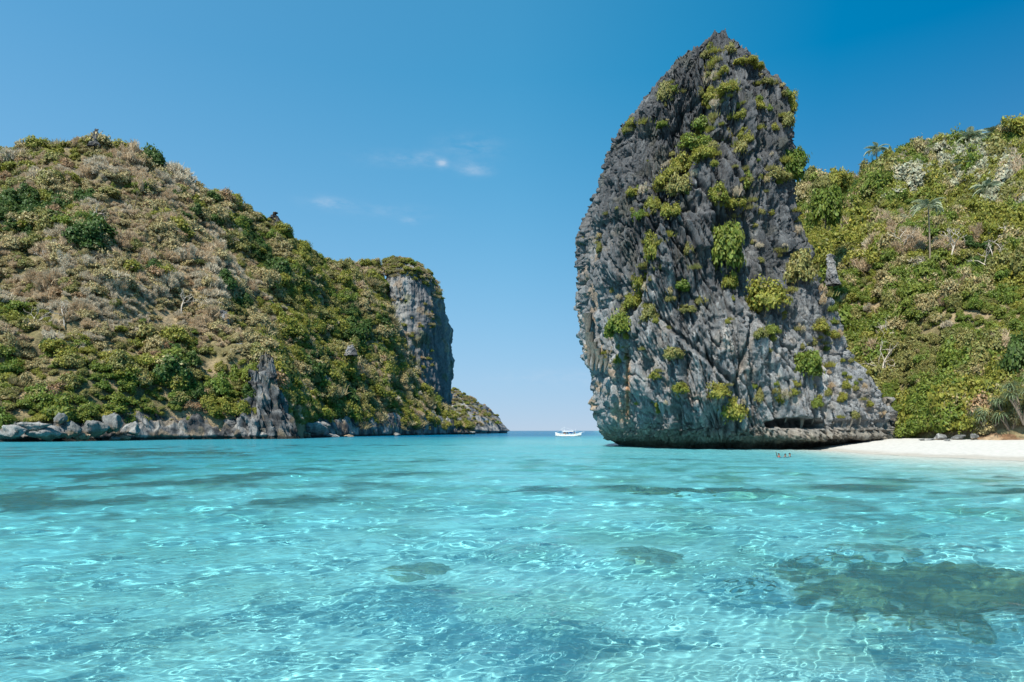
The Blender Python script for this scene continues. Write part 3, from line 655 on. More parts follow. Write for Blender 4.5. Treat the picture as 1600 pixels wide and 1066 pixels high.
pinnacle(446, 606, 694, 8, 46, 214, 'shaded rock fin right of the dark pointed outcrop', seed=18, dark=.5, lean=-14)
pinnacle(366, 626, 693, 10, 50, 207, 'low grey rock fin left of the fluted shoulder', seed=28, dark=.8)
pinnacle(343, 483, 516, 12, 32, 240, 'small pale rock poking from the brown scrub halfway up', seed=9, dark=1.3, n=90, nz=60)
pinnacle(146, 200, 230, 5, 15, 297, 'black pointed rock on the left hill summit', seed=11, dark=.5, n=70, nz=50, lean=2)
pinnacle(371, 536, 552, 8, 20, 226, 'little pale rock just above the dark pointed outcrop', seed=12, dark=1.3, n=70, nz=40)
pinnacle(548, 538, 556, 8, 20, 320, 'lone grey rock among the bushes of the green slope', seed=14, dark=1.1, n=70, nz=40)
pinnacle(1302, 395, 445, 10, 20, 112, 'slim grey rock spike beside the right edge of the tower', seed=15, dark=1.2, n=90, nz=70)
pinnacle(1387, 620, 690, 22, 44, 95, 'weathered dark rock at the right foot of the tower', seed=16, dark=.9, n=130, nz=90)
pinnacle(428, 330, 356, 5, 24, 356, 'dark rock bluff on the left skyline', seed=17, dark=.4, n=90, nz=60)

def boulder_mesh(seed, n=17, flat=.6, col=(.27, .262, .25)):
    r = np.random.default_rng(seed)
    bm = bmesh.new()
    pts = r.normal(size=(n, 3)); pts /= np.linalg.norm(pts, axis=1)[:, None]; pts *= (.8 + .35 * r.random((n, 1))); pts[:, 2] *= flat
    for p in pts: bm.verts.new(p)
    g = bmesh.ops.convex_hull(bm, input=bm.verts)
    bmesh.ops.delete(bm, geom=[v for v in bm.verts if not v.link_faces], context='VERTS')
    bmesh.ops.bevel(bm, geom=list(bm.edges), offset=.05, segments=1, affect='EDGES')
    bmesh.ops.triangulate(bm, faces=bm.faces[:])
    bmesh.ops.subdivide_edges(bm, edges=bm.edges[:], cuts=3, use_grid_fill=True)
    bmesh.ops.triangulate(bm, faces=bm.faces[:])
    V = np.array([v.co[:] for v in bm.verts]); 
    bm.verts.index_update()
    Fc = np.array([[v.index for v in f.verts] for f in bm.faces]); bm.free()
    V = V * (1 + .16 * fbm(V * 1.8 + seed, 3) + .22 * (ridged(V * np.array([1.6, 1.6, 3]) @ np.array([[.8, .2, .5], [-.2, 1, 0], [-.5, .1, .8]]) + seed, 2) - .5) + .05 * np.floor(3 * noise(V * 2 + seed) + .5))[:, None]
    s = fbm(V * 1.5 + seed, 4)
    c = np.array(col) * (1 + .45 * s)[:, None]
    c = lerp(c, np.array([.20, .145, .09]), sst(-.15, -.45, V[:, 2] / flat + .25 * s)[:, None] * .8)
    return mesh('boulder', V, Fc, M_ROCKFAR, False, c)
BOULD = [boulder_mesh(s) for s in range(5)] + [boulder_mesh(20 + s, col=(.19, .188, .18)) for s in range(4)] + [boulder_mesh(40, col=(.34, .25, .17))]
def boulder(px, py, wpx, hpx, k, label, rz=None, grp='boulders along the left shore', Y=None, tilt=0):
    if Y is None: Y = float(ysh(px)) - 7
    p = at(px, py, Y); s = wpx / F * Y / 2 * .9; sz = hpx / F * Y / 2 / .6 * .85
    o = link('boulder', BOULD[k], None, (p.x, p.y, p.z)); o.scale = (s, s * .9, sz); o.rotation_euler = (0, tilt, rz if rz is not None else random.random() * 6)
    return tag(o, label, 'boulder', grp)
for a in [(22, 677, 60, 34, 0, 'low pale slab boulder at the far left water edge'),
          (72, 675, 62, 34, 1, 'broad white boulder sloping into the water beside the leftmost slab'),
          (48, 668, 60, 24, 2, 'flat pale boulder behind the two leftmost slabs'),
          (113, 670, 36, 34, 5, 'upright grey boulder right of the broad white boulder'),
          (128, 682, 26, 16, 9, 'small brown boulder at the foot of the upright grey boulder'),
          (150, 668, 46, 36, 6, 'dark jagged boulder in the middle of the left boulder row'),
          (96, 655, 22, 24, 7, 'dark pointed boulder standing behind the pale slabs'),
          (175, 662, 34, 40, 8, 'tall shaded boulder leaning on the rock band'),
          (193, 684, 22, 10, 9, 'tan flat stone right of the dark jagged boulder'),
          (205, 672, 30, 28, 3, 'pale cracked boulder at the end of the boulder row'),
          (180, 686, 16, 8, 3, 'little pale stone in the water before the tan flat stone')]:
    boulder(*a)
for a in [(492, 672, 48, 30, 0, 'big pale split boulder below the green slope'), (476, 680, 26, 16, 9, 'brown stone left of the big split boulder'),
          (518, 682, 26, 10, 3, 'flat pale stone right of the big split boulder'), (505, 664, 30, 14, 5, 'grey slab lying on the big split boulder'),
          (545, 682, 20, 8, 9, 'tan stone at the waterline past the split boulder'), (655, 679, 18, 6, 4, 'small pale stone at the cliff side shore'), (620, 679, 20, 8, 5, 'low grey rock under the bright green slope'), (738, 676, 12, 5, 2, 'tiny pale rock before the far headland')]:
    Yb = float(ysh(a[0])) + 26 * float(sst(640, 520, a[0])) - 10
    boulder(*a, Y=Yb, grp='boulders below the green slope')
for a in [(1496, 684, 24, 14, 5, 'dark flat boulder under the beach shrubs', 83), (1470, 684, 18, 14, 3, 'pale boulder left of the dark flat beach boulder', 84), (1450, 688, 26, 8, 2, 'low pale ledge stone at the back of the beach', 84),
          (1480, 690, 16, 10, 4, 'rounded white stone on the sand before the shrubs', 81.5), (1523, 682, 14, 14, 6, 'grey stone at the edge of the orange earth bank', 81)]:
    boulder(*a[:6], Y=a[6], grp='boulders at the back of the beach')
# orange earth bank behind the beach
n = 90; u = np.linspace(0, 1, n); tt = np.linspace(0, 1, 16); T, U = np.meshgrid(tt, u, indexing='ij')
pxb = 1528 + 120 * U; Yb = 80.5 - 6 * U + 2.2 * T; Xb = (pxb - CX) / F * Yb; Zb = 1.0 + 1.5 * T
Pb = P3(Xb, Yb, Zb); Pb[..., 1] += .5 * fbm(Pb * .8, 3); Pb[..., 2] += .3 * fbm(Pb * .5 + 4, 3)
o = link('earth_bank', mesh('earth_bank', Pb, gridf(16, n), M_GROUND, True, lerp(np.array([.20, .12, .07]), np.array([.36, .26, .17]), sst(-.3, .4, fbm(Pb * .7, 3))[..., None]))); tag(o, kind='structure')

# ------------------------------------------------------------------ plant prototypes
def leaves(mb, pos, nrm, size, r, asp=.6, var=.3):
    n = len(pos)
    nrm = nrm + r.normal(size=(n, 3)) * .55; nrm[:, 2] += .25; nrm /= np.linalg.norm(nrm, axis=1)[:, None]
    a = np.cross(nrm, r.normal(size=(n, 3))); a /= np.linalg.norm(a, axis=1)[:, None] + 1e-9; b = np.cross(nrm, a)
    s = (size * (.6 + .8 * r.random(n)))[:, None]
    V = np.stack([pos - a * s, pos + b * s * asp - nrm * s * .15, pos + a * s, pos - b * s * asp - nrm * s * .15], 1)
    v = (1 - var + 2 * var * r.random((n, 1))) * np.array([1, 1, 1.]) * (1 + .25 * r.normal(size=(n, 1)) * np.array([1, .25, -.2]) * .4)
    mb.add(V, np.arange(n * 4).reshape(n, 4), np.repeat(np.clip(v, .3, 2), 4, 0))
def lobes_pts(r, nl, n, rad, hgt, z0=.25, lob=.42, inner=.25):
    """points on the shells of lobes arranged in a dome of radius rad, height hgt"""
    c = r.normal(size=(nl, 3)); c /= np.linalg.norm(c, axis=1)[:, None]; c[:, 2] = np.abs(c[:, 2])
    c *= (.35 + .6 * r.random((nl, 1)) ** .6); lr = lob * (.55 + .75 * r.random(nl))
    k = r.integers(0, nl, n); d = r.normal(size=(n, 3)); d /= np.linalg.norm(d, axis=1)[:, None]
    d[:, 2] = np.where(d[:, 2] < -.3, -d[:, 2], d[:, 2])
    q = lr[k] * (1 - inner * r.random(n) ** 2)
    p = c[k] + d * q[:, None] * np.array([1, 1, .8])
    p = p * (1 + .12 * noise(p * 3 + 5))[:, None]
    p = p * np.array([rad * .8, rad * .8, hgt * .68]); p[:, 2] += z0
    nr = d * .7 + p / (np.linalg.norm(p, axis=1)[:, None] + 1e-6) * .5
    keep = p[:, 2] > -.15 * hgt
    return p[keep], nr[keep]
def bush(seed, n=1500, leaf=.17, rad=1., hgt=1.2, nl=16, mat=M_BRIGHT, asp=.6, lob=.42):
    r = np.random.default_rng(seed); mb = MB(); p, nr = lobes_pts(r, nl, n, rad, hgt, .1, lob, .5); p = p + r.normal(size=p.shape) * .045 * (1 + 1.6 * (r.random((len(p), 1)) > .88)); leaves(mb, p, nr, leaf, r, asp, .42)
    return mb.me('foliage', mat, False)
def twiggy(seed, n=900, rad=1., hgt=1.2, mat=M_TWIG, wid=.018, ln=.3, nl=14):
    r = np.random.default_rng(seed); mb = MB(); p, nr = lobes_pts(r, nl, n, rad, hgt, .05, .4, .8)
    m = len(p); d = p - np.array([0, 0, -.5]); d /= np.linalg.norm(d, axis=1)[:, None]; d += r.normal(size=(m, 3)) * .55; d /= np.linalg.norm(d, axis=1)[:, None]
    a = np.cross(d, r.normal(size=(m, 3))); a /= np.linalg.norm(a, axis=1)[:, None]
    L = (ln * (.5 + r.random(m)))[:, None]; w = (wid * (.6 + .9 * r.random(m)))[:, None]
    V = np.stack([p - d * L * .5 - a * w, p - d * L * .5 + a * w, p + d * L * .5 + a * w * .3, p + d * L * .5 - a * w * .3], 1)
    v = .65 + .7 * r.random((m, 1)); mb.add(V, np.arange(m * 4).reshape(m, 4), np.repeat(np.broadcast_to(v, (m, 3)), 4, 0))
    for k in range(9):
        an = r.random() * 6.28; e = np.array([math.cos(an) * rad * .7, math.sin(an) * rad * .7, hgt * (.5 + .4 * r.random())])
        q = np.linspace(0, 1, 5)[:, None]; pts = q * e + np.array([0, 0, -.2]) + .06 * r.normal(size=(5, 3)) * q
        mb.tube(pts, np.linspace(.035, .012, 5), 3, (1.15, 1.1, 1.05))
    return mb.me('foliage', mat, False)
def grassy(seed, n=500, mat=M_DRY, h=1.):
    r = np.random.default_rng(seed); mb = MB(); p = np.stack([r.normal(size=n) * .5, r.normal(size=n) * .5, np.zeros(n) - .1], -1)
    d = np.stack([p[:, 0] * .6, p[:, 1] * .6, np.ones(n)], -1) + r.normal(size=(n, 3)) * .35; d /= np.linalg.norm(d, axis=1)[:, None]
    a = np.cross(d, r.normal(size=(n, 3))); a /= np.linalg.norm(a, axis=1)[:, None]; L = (h * (.4 + .7 * r.random(n)))[:, None]; tip = p + d * L * .9 + np.array([0, 0, -.15]) * L
    V = np.stack([p - a * .035, p + a * .035, p + d * L * .55 + a * .03, p + d * L * .55 - a * .03, tip], 1)
    i = np.arange(n)[:, None] * 5; v = np.repeat(.7 + .6 * r.random((n, 1)), 5, 0)
    mb.add(V, i + np.array([0, 1, 2, 3]), np.broadcast_to(v, (len(v), 3))); b0 = mb.n - 5 * n
    mb.F[3].append(i + np.array([3, 2, 4]) + b0)
    return mb.me('foliage', mat, False)
def branchy(seed, mat, h=1., depth=4, r0=.05, spread=.75, c=(1, 1, 1), k=5, up=.35):
    r = np.random.default_rng(seed); mb = MB(); tips = []
    def go(p, d, L, rad, lev):
        q = np.linspace(0, 1, 5)[:, None]; bend = r.normal(size=3) * .16 * L
        pts = p + d * L * q + bend * q * q; mb.tube(pts, np.linspace(rad, rad * .62, 5), k if lev < 2 else 3, c)
        e = pts[-1]
        if lev == depth: tips.append(e); return
        for _ in range(2 + (r.random() < .55)):
            nd = d + r.normal(size=3) * spread; nd[2] += up * .6; nd /= np.linalg.norm(nd)
            go(e if _ else pts[3], nd, L * (.6 + .25 * r.random()), rad * .6, lev + 1)
    go(np.array([0, 0, -.15 * h]), np.array([.05, .05, 1.]), h * .38, r0 * h, 0)
    return mb, np.array(tips)
# foliage meshes by look (unit-sized); dry and green ones for the far hill, denser ones for near plants
PROTO = {
 'bright': [bush(1, 2600, .085, nl=22), bush(2, 2600, .085, 1.1, 1.0, nl=22)], 'olive': [bush(3, 2300, .085, mat=M_OLIVE, nl=24), bush(4, 2300, .085, 1.15, .95, mat=M_OLIVE, nl=26)],
 'dark': [bush(5, 2800, .09, mat=M_DARK, nl=20), bush(6, 2800, .09, 1., 1.3, mat=M_DARK, nl=20)], 'yellow': [bush(7, 2300, .08, mat=M_YELLOW, nl=24), bush(8, 2300, .08, 1.1, .95, mat=M_YELLOW, nl=24)],
 'twig': [twiggy(9, 1500, wid=.02), twiggy(10, 1500, 1.15, 1.0, wid=.02)], 'grey': [twiggy(11, 1500, mat=M_TWIGPALE, wid=.02), twiggy(12, 1500, 1.1, 1.1, mat=M_TWIGPALE, wid=.02)],
 'dry': [grassy(13), grassy(14, 400)], 'rust': [bush(15, 1300, .08, mat=M_RUST, nl=22), bush(16, 1300, .08, 1.1, .9, mat=M_RUST, nl=22)], 'pale': [bush(17, 2600, .08, 1.2, .9, mat=M_PALE, lob=.3, nl=30), bush(18, 2600, .08, 1.2, .9, mat=M_PALE, lob=.3, nl=30)],
 'tan': [bush(21, 1500, .075, mat=M_TAN, nl=30, lob=.36), bush(22, 1500, .075, 1.15, .9, mat=M_TAN, nl=30, lob=.36)],
 'tuft': [grassy(19, 260, M_YELLOW, .8), grassy(20, 260, M_OLIVE, .8)],
}
NEAR = {'bright': [bush(31, 4200, .075, nl=22), bush(32, 4200, .075, 1.1, 1., nl=24)], 'yellow': [bush(33, 4200, .07, mat=M_YELLOW, nl=24), bush(34, 3800, .07, 1.1, .9, mat=M_YELLOW, nl=20)],
        'olive': [bush(35, 4000, .075, mat=M_OLIVE, nl=24), bush(36, 4000, .07, 1.1, .9, mat=M_OLIVE, nl=24)], 'dark': [bush(37, 4200, .08, mat=M_DARK, nl=22), bush(38, 4200, .08, 1, 1.3, mat=M_DARK, nl=22)]}
pcol = bpy.data.collections.new('plant_sources')
FLAT, FIDX = [], {}
for k, ms in PROTO.items():
    FIDX[k] = []
    for m in ms:
        FIDX[k].append(len(FLAT)); po = bpy.data.objects.new('plant_source_%03d' % len(FLAT), m); pcol.objects.link(po); FLAT.append(m)

def scatter_stuff(name, pts, scl, rot, idx, label=None):
    me = bpy.data.meshes.new(name); pts = np.asarray(pts, np.float32)
    me.vertices.add(len(pts)); me.vertices.foreach_set('co', pts.ravel())
    for an, ty, d in (('rot', 'FLOAT_VECTOR', rot), ('scl', 'FLOAT_VECTOR', scl)):
        a = me.attributes.new(an, ty, 'POINT'); a.data.foreach_set('vector', np.asarray(d, np.float32).ravel())
    a = me.attributes.new('idx', 'INT', 'POINT'); a.data.foreach_set('value', np.asarray(idx, np.int32))
    o = link(name, me); o['kind'] = 'stuff'
    if label: o['label'] = label
    ng = bpy.data.node_groups.get('scatter')
    if ng is None:
        ng = bpy.data.node_groups.new('scatter', 'GeometryNodeTree')
        ng.interface.new_socket('Geometry', in_out='INPUT', socket_type='NodeSocketGeometry'); ng.interface.new_socket('Geometry', in_out='OUTPUT', socket_type='NodeSocketGeometry')
        gi, go = ng.nodes.new('NodeGroupInput'), ng.nodes.new('NodeGroupOutput')
        ip = ng.nodes.new('GeometryNodeInstanceOnPoints'); ci = ng.nodes.new('GeometryNodeCollectionInfo')
        ci.inputs['Collection'].default_value = pcol; ci.inputs['Separate Children'].default_value = True; ci.inputs['Reset Children'].default_value = True
        def na(nm, t):
            n = ng.nodes.new('GeometryNodeInputNamedAttribute'); n.data_type = t; n.inputs['Name'].default_value = nm; return n.outputs['Attribute']
        lk = ng.links.new
        lk(gi.outputs[0], ip.inputs['Points']); lk(ci.outputs[0], ip.inputs['Instance']); ip.inputs['Pick Instance'].default_value = True
        lk(na('idx', 'INT'), ip.inputs['Instance Index'])
        er = ng.nodes.new('FunctionNodeEulerToRotation'); lk(na('rot', 'FLOAT_VECTOR'), er.inputs[0]); lk(er.outputs[0], ip.inputs['Rotation'])
        lk(na('scl', 'FLOAT_VECTOR'), ip.inputs['Scale']); lk(ip.outputs[0], go.inputs[0])
    md = o.modifiers.new('scatter', 'NODES'); md.node_group = ng
    return o

def sample_grid(P, n, r, vmin, vmax, pxmin, pxmax):
    """random points on a hill grid, about evenly by area"""
    nr, nc = P.shape[:2]
    a = P[:-1, :-1]; e1 = P[1:, :-1] - a; e2 = P[:-1, 1:] - a
    ar = np.linalg.norm(np.cross(e1, e2), axis=-1); 
    ppx, ppy = to_px(a); ar = ar * ((ppx > pxmin) & (ppx < pxmax)); ar[:vmin] = 0; ar[vmax:] = 0
    k = r.choice(ar.size, n, p=(ar / ar.sum()).ravel()); i, j = np.unravel_index(k, ar.shape)
    u, v = r.random(n)[:, None], r.random(n)[:, None]
    return a[i, j] + e1[i, j] * u + e2[i, j] * v
def pick(r, w):
    ks = list(w); m = np.stack([np.broadcast_to(np.maximum(w[k], 0), w[ks[0]].shape) for k in ks], -1); m = m / m.sum(-1, keepdims=True)
    c = m.cumsum(-1); u = r.random(len(m))[:, None]; return np.array(ks)[np.minimum((u > c).sum(-1), len(ks) - 1)]
def g2(px, py, cx, cy_, sx, sy): return np.exp(-((px - cx) / sx) ** 2 - ((py - cy_) / sy) ** 2)
SPECIES = {'bright': ('green_shrub', 'shrub', 'bright green shrub'), 'olive': ('olive_shrub', 'shrub', 'dull olive shrub'), 'dark': ('dark_tree', 'tree', 'dense dark green tree'),
           'yellow': ('yellow_shrub', 'shrub', 'yellow green shrub'), 'twig': ('bare_shrub', 'bare shrub', 'leafless brown shrub'), 'grey': ('bare_shrub', 'bare shrub', 'leafless grey shrub'),
           'dry': ('dry_grass_clump', 'grass clump', 'straw coloured clump of dry grass'), 'tan': ('tan_shrub', 'shrub', 'sparse tan shrub'), 'rust': ('rusty_shrub', 'shrub', 'withered rusty shrub'), 'pale': ('pale_tree', 'tree', 'pale silvery tree')}
STEM = {}
def stem_mesh(kind):
    if kind not in STEM:
        mb, _ = branchy(len(STEM) + 60, M_BARK, .75, 2, .055, .55); STEM[kind] = mb.me('trunk', M_BARK)
    return STEM[kind]
def plant(kind, meshes, P, sc, rz, label, group, sz=None, j=None, parts=True, name=None, cat=None, tilt=(0, 0)):
    nm, ct, _ = SPECIES[kind]
    m = meshes[j if j is not None else random.randrange(len(meshes))]
    if parts:
        e = empty(name or nm, P, rz); e.rotation_euler = (tilt[0], tilt[1], rz); e.scale = (sc, sc, sz or sc)
        link('trunk', stem_mesh(kind), e); link('crown', m, e)
    else:
        e = link(name or nm, m, None, P); e.rotation_euler = (tilt[0], tilt[1], rz); e.scale = (sc, sc, sz or sc)
    return tag(e, label, cat or ct, group)

ORD = 'leftmost second third fourth fifth sixth seventh eighth ninth tenth eleventh twelfth thirteenth fourteenth fifteenth sixteenth seventeenth eighteenth nineteenth twentieth'.split()
VZ = ['atop', 'high on', 'midway up', 'low on']
def hill_plants(P, n, seed, vmin, vmax, pxr, weights, size, nind, where, group, blockers=(), stuff_name='scrub', zones=()):
    r = np.random.default_rng(seed)
    Q = sample_grid(P, n, r, vmin, vmax, *pxr); px, py = to_px(Q)
    wt_ = weights(px, py, Q)
    wt_ = {k: (np.maximum(v, 0.0) * np.exp(2.0 * fbm(Q * .06 + 11.7 * (i_ + 1) + seed, 3))) ** 1.7 for i_, (k, v) in enumerate(wt_.items())}
    kind = pick(r, wt_); s = size(px, py, Q, kind, r) * np.clip(1.0 + .9 * fbm(Q * .08 + 70, 2), .6, 1.7)
    dist = np.linalg.norm(Q, axis=1); app = s / dist
    vis = (px > 0) & (px < 1600)
    for b in blockers:
        for i in np.nonzero(vis)[0]:
            o = Vector((0, 0, CAMH)); t = Vector(Q[i]) + Vector((0, 0, s[i] * .7)) - o; L = t.length
            if b.ray_cast(o, t / L, L - .5)[0] is not None: vis[i] = False
    order = np.argsort(-np.where(vis, app, 0)); chosen = np.zeros(n, bool); cnt = {}
    for i in order:
        if chosen.sum() >= nind or not vis[i]: break
        if kind[i] in ('dry',): continue
        cnt[kind[i]] = cnt.get(kind[i], 0) + 1; chosen[i] = True
    tallk = 1.0 if 'left' in group else 1.3
    rz = r.random(n) * 6.28; til = r.normal(size=(n, 2)) * .22; asp = (.85 + .75 * r.random(n)) * tallk
    # where each stands, then its order from the left among its likes there
    nr_ = P.shape[0]; ridge = P[int(np.argmax(np.median(P[..., 2], 1)))]; foot = P[vmin]
    rpx, rpy = to_px(ridge); fpx, fpy = to_px(foot); o1 = np.argsort(rpx); o2 = np.argsort(fpx)
    rel = (py - np.interp(px, rpx[o1], rpy[o1])) / np.maximum(np.interp(px, fpx[o2], fpy[o2]) - np.interp(px, rpx[o1], rpy[o1]), 1)
    buckets = {}
    for i in np.nonzero(chosen)[0]:
        hz = int(np.searchsorted([z_[0] for z_ in zones], px[i])); vz = int(np.searchsorted([.14, .4, .7], rel[i]))
        buckets.setdefault((kind[i], hz, vz), []).append(i)
    for (k, hz, vz), mem in buckets.items():
        mem.sort(key=lambda i_: px[i_])
        for q_, i in enumerate(mem):
            nth = '' if len(mem) == 1 else ('leftmost ' if q_ == 0 else (ORD[q_] + ' from left ') if q_ < len(ORD) else 'rightmost ')
            lab = (nth + ('large ' if k not in ('dark', 'pale') else '') + SPECIES[k][2] + ', ' + VZ[vz] + ' ' + zones[hz][1])
            plant(k, PROTO[k], Vector(Q[i]), float(s[i]), float(rz[i]), lab[0].upper() * 0 + lab, SPECIES[k][2] + 's ' + group, float(s[i] * asp[i]), int(i % 2), parts=(k in ('dark', 'pale', 'bright')), tilt=tuple(til[i]))
    m = ~chosen; idx = np.array([FIDX[k][i % 2] for i, k in enumerate(kind)])
    scatter_stuff(stuff_name, Q[m], np.stack([s, s, s * asp], -1)[m], np.stack([til[:, 0], til[:, 1], rz], -1)[m], idx[m])

def left_w(px, py, Q):
    n = fbm(Q * .045 + 3, 3); n2 = fbm(Q * .09 + 50, 2)
    dry = 1.2 * g2(px, py, 210, 390, 150, 95) + 1.0 * g2(px, py, 330, 470, 90, 60) + .8 * g2(px, py, 40, 440, 90, 50) + .8 * g2(px, py, 130, 265, 110, 25) + .8 * g2(px, py, 330, 620, 60, 22) + .5 * g2(px, py, 90, 520, 120, 40) + .6 * g2(px, py, 650, 610, 40, 40) + .5 * g2(px, py, 270, 290, 80, 30) + .4 * g2(px, py, 560, 430, 50, 25) + .45 * g2(px, py, 480, 600, 60, 40)
    dk = 1.0 * g2(px, py, 310, 330, 40, 30) + .9 * g2(px, py, 20, 350, 60, 40) + .7 * g2(px, py, 100, 330, 50, 25) + .8 * g2(px, py, 230, 425, 30, 20) + .8 * g2(px, py, 390, 385, 30, 25) + .9 * g2(px, py, 545, 500, 20, 35) + .8 * g2(px, py, 580, 540, 25, 25) + .8 * g2(px, py, 490, 590, 28, 40) + .6 * g2(px, py, 440, 420, 30, 30) + .7 * g2(px, py, 70, 545, 40, 22) + .8 * g2(px, py, 235, 270, 30, 12)
    low = sst(575, 615, py) * sst(430, 380, px)
    e = np.clip(1.1 * dry + .8 * n - .1, 0, 1.5)
    return {'twig': 1.15 * e * (1 - .7 * low), 'grey': .8 * e * (1 - low), 'tan': .45 + .6 * e - .2 * low, 'rust': .06 + .12 * e + .30 * low * (n2 > .1), 'olive': .50 - .25 * e + .2 * n, 'bright': .22 + .9 * low - .3 * e + .5 * n2, 'yellow': .34 + .5 * low + .6 * sst(400, 480, px) - .2 * e, 'dark': .01 + 1.0 * np.maximum(dk - .15, 0) * (1 + n) + .35 * np.maximum(-n - .2, 0), 'dry': .15 + .6 * sst(430, 560, px) * sst(-.2, .3, n2)}
def left_s(px, py, Q, kind, r):
    s = 1.7 + 2.3 * r.random(len(px)) ** 2.6
    return s * np.where(kind == 'dark', 1.25, 1) * np.where(kind == 'dry', .8, 1) * (.8 + .3 * sst(150, 300, Q[:, 1]))
hill_plants(PL, 9500, 5, 6, 206, (-260, 735), left_w, left_s, 330, 'among the scrub on the left hillside', 'on the left hillside', (BV_CLIFF,), 'hillside_scrub', [(110, 'far left flank'), (230, 'brown slope under summit rock'), (330, 'spur left of small pale rock'), (420, 'spur above dark outcrop'), (510, 'green gully right of dark outcrop'), (9999, 'slope beside the pale cliff')])
def right_w(px, py, Q):
    n = fbm(Q * .07 + 3, 3); n2 = fbm(Q * .13 + 50, 2)
    pale = 1.4 * g2(px, py, 1440, 290, 50, 18) + 1.0 * g2(px, py, 1520, 260, 60, 25) + .9 * g2(px, py, 1590, 320, 40, 20) + .9 * g2(px, py, 1400, 310, 30, 15)
    gry = 1.3 * g2(px, py, 1450, 245, 60, 18) + .7 * g2(px, py, 1590, 250, 30, 30) 
    dry = .9 * g2(px, py, 1420, 400, 60, 40) + .8 * g2(px, py, 1370, 500, 40, 40) + .7 * g2(px, py, 1460, 480, 40, 30) + .6 * g2(px, py, 1385, 590, 30, 40)
    dk = .9 * g2(px, py, 1530, 420, 40, 30) + .5 * g2(px, py, 1590, 560, 25, 30) + .5 * g2(px, py, 1330, 330, 30, 20)
    return {'tan': .25 + .3 * dry, 'bright': .5 + .5 * n + .4 * sst(430, 560, py), 'yellow': .55 + .3 * n2, 'olive': .45 - .3 * n, 'dark': .02 + .9 * np.maximum(dk - .1, 0), 'twig': .10 + .9 * dry, 'grey': .04 + 1.0 * gry + .3 * dry, 'pale': .01 + .6 * pale, 'rust': .05 + .15 * dry}
def right_s(px, py, Q, kind, r):
    return (.8 + 1.4 * r.random(len(px)) ** 2.4) * np.where(kind == 'pale', 1.2, 1) * (.75 + .45 * sst(90, 150, Q[:, 1]))
hill_plants(PR, 7000, 6, 5, 156, (1240, 1760), right_w, right_s, 230, 'on the slope above the beach', 'above the beach', (BV_TOWER,), 'slope_scrub', [(1340, 'slope touching rock tower'), (1420, 'slope left of tall palm'), (1490, 'slope around the tall palm'), (1550, 'slope right of tall palm'), (9999, 'slope at right picture edge')])

# vegetation on the cliff top and the headland
def on_mesh(Q, n, r, cond):
    q = Q.reshape(-1, 3); px, py = to_px(q); ok = np.nonzero(cond(px, py, q))[0]; return q[r.choice(ok, n)]
r = np.random.default_rng(21)
q = np.concatenate([on_mesh(QC, 160, r, lambda px, py, q: (py < 426) & (q[:, 1] < 500)), on_mesh(QC, 230, r, lambda px, py, q: (py < 470 - .0 * px) & ((py < 432 + .5 * np.maximum(px - 630, 0)) | (px > 676)) & (q[:, 1] < 500)),
                    on_mesh(QC, 60, r, lambda px, py, q: (py < 600) & (q[:, 1] < 470) & (px < 675) & (py > 470)), on_mesh(QH, 420, r, lambda px, py, q: (q[:, 2] > 7) & (q[:, 1] < 700))])
kk = pick(r, {'olive': np.full(len(q), .4), 'yellow': np.full(len(q), .35), 'bright': np.full(len(q), .15), 'twig': np.full(len(q), .3), 'dry': np.full(len(q), .2)})
ss = 1.2 + 1.6 * r.random(len(q))
scatter_stuff('cliff_scrub', q, np.stack([ss] * 3, -1), np.stack([0 * ss, 0 * ss, r.random(len(q)) * 6], -1), [FIDX[k][i % 2] for i, k in enumerate(kk)])

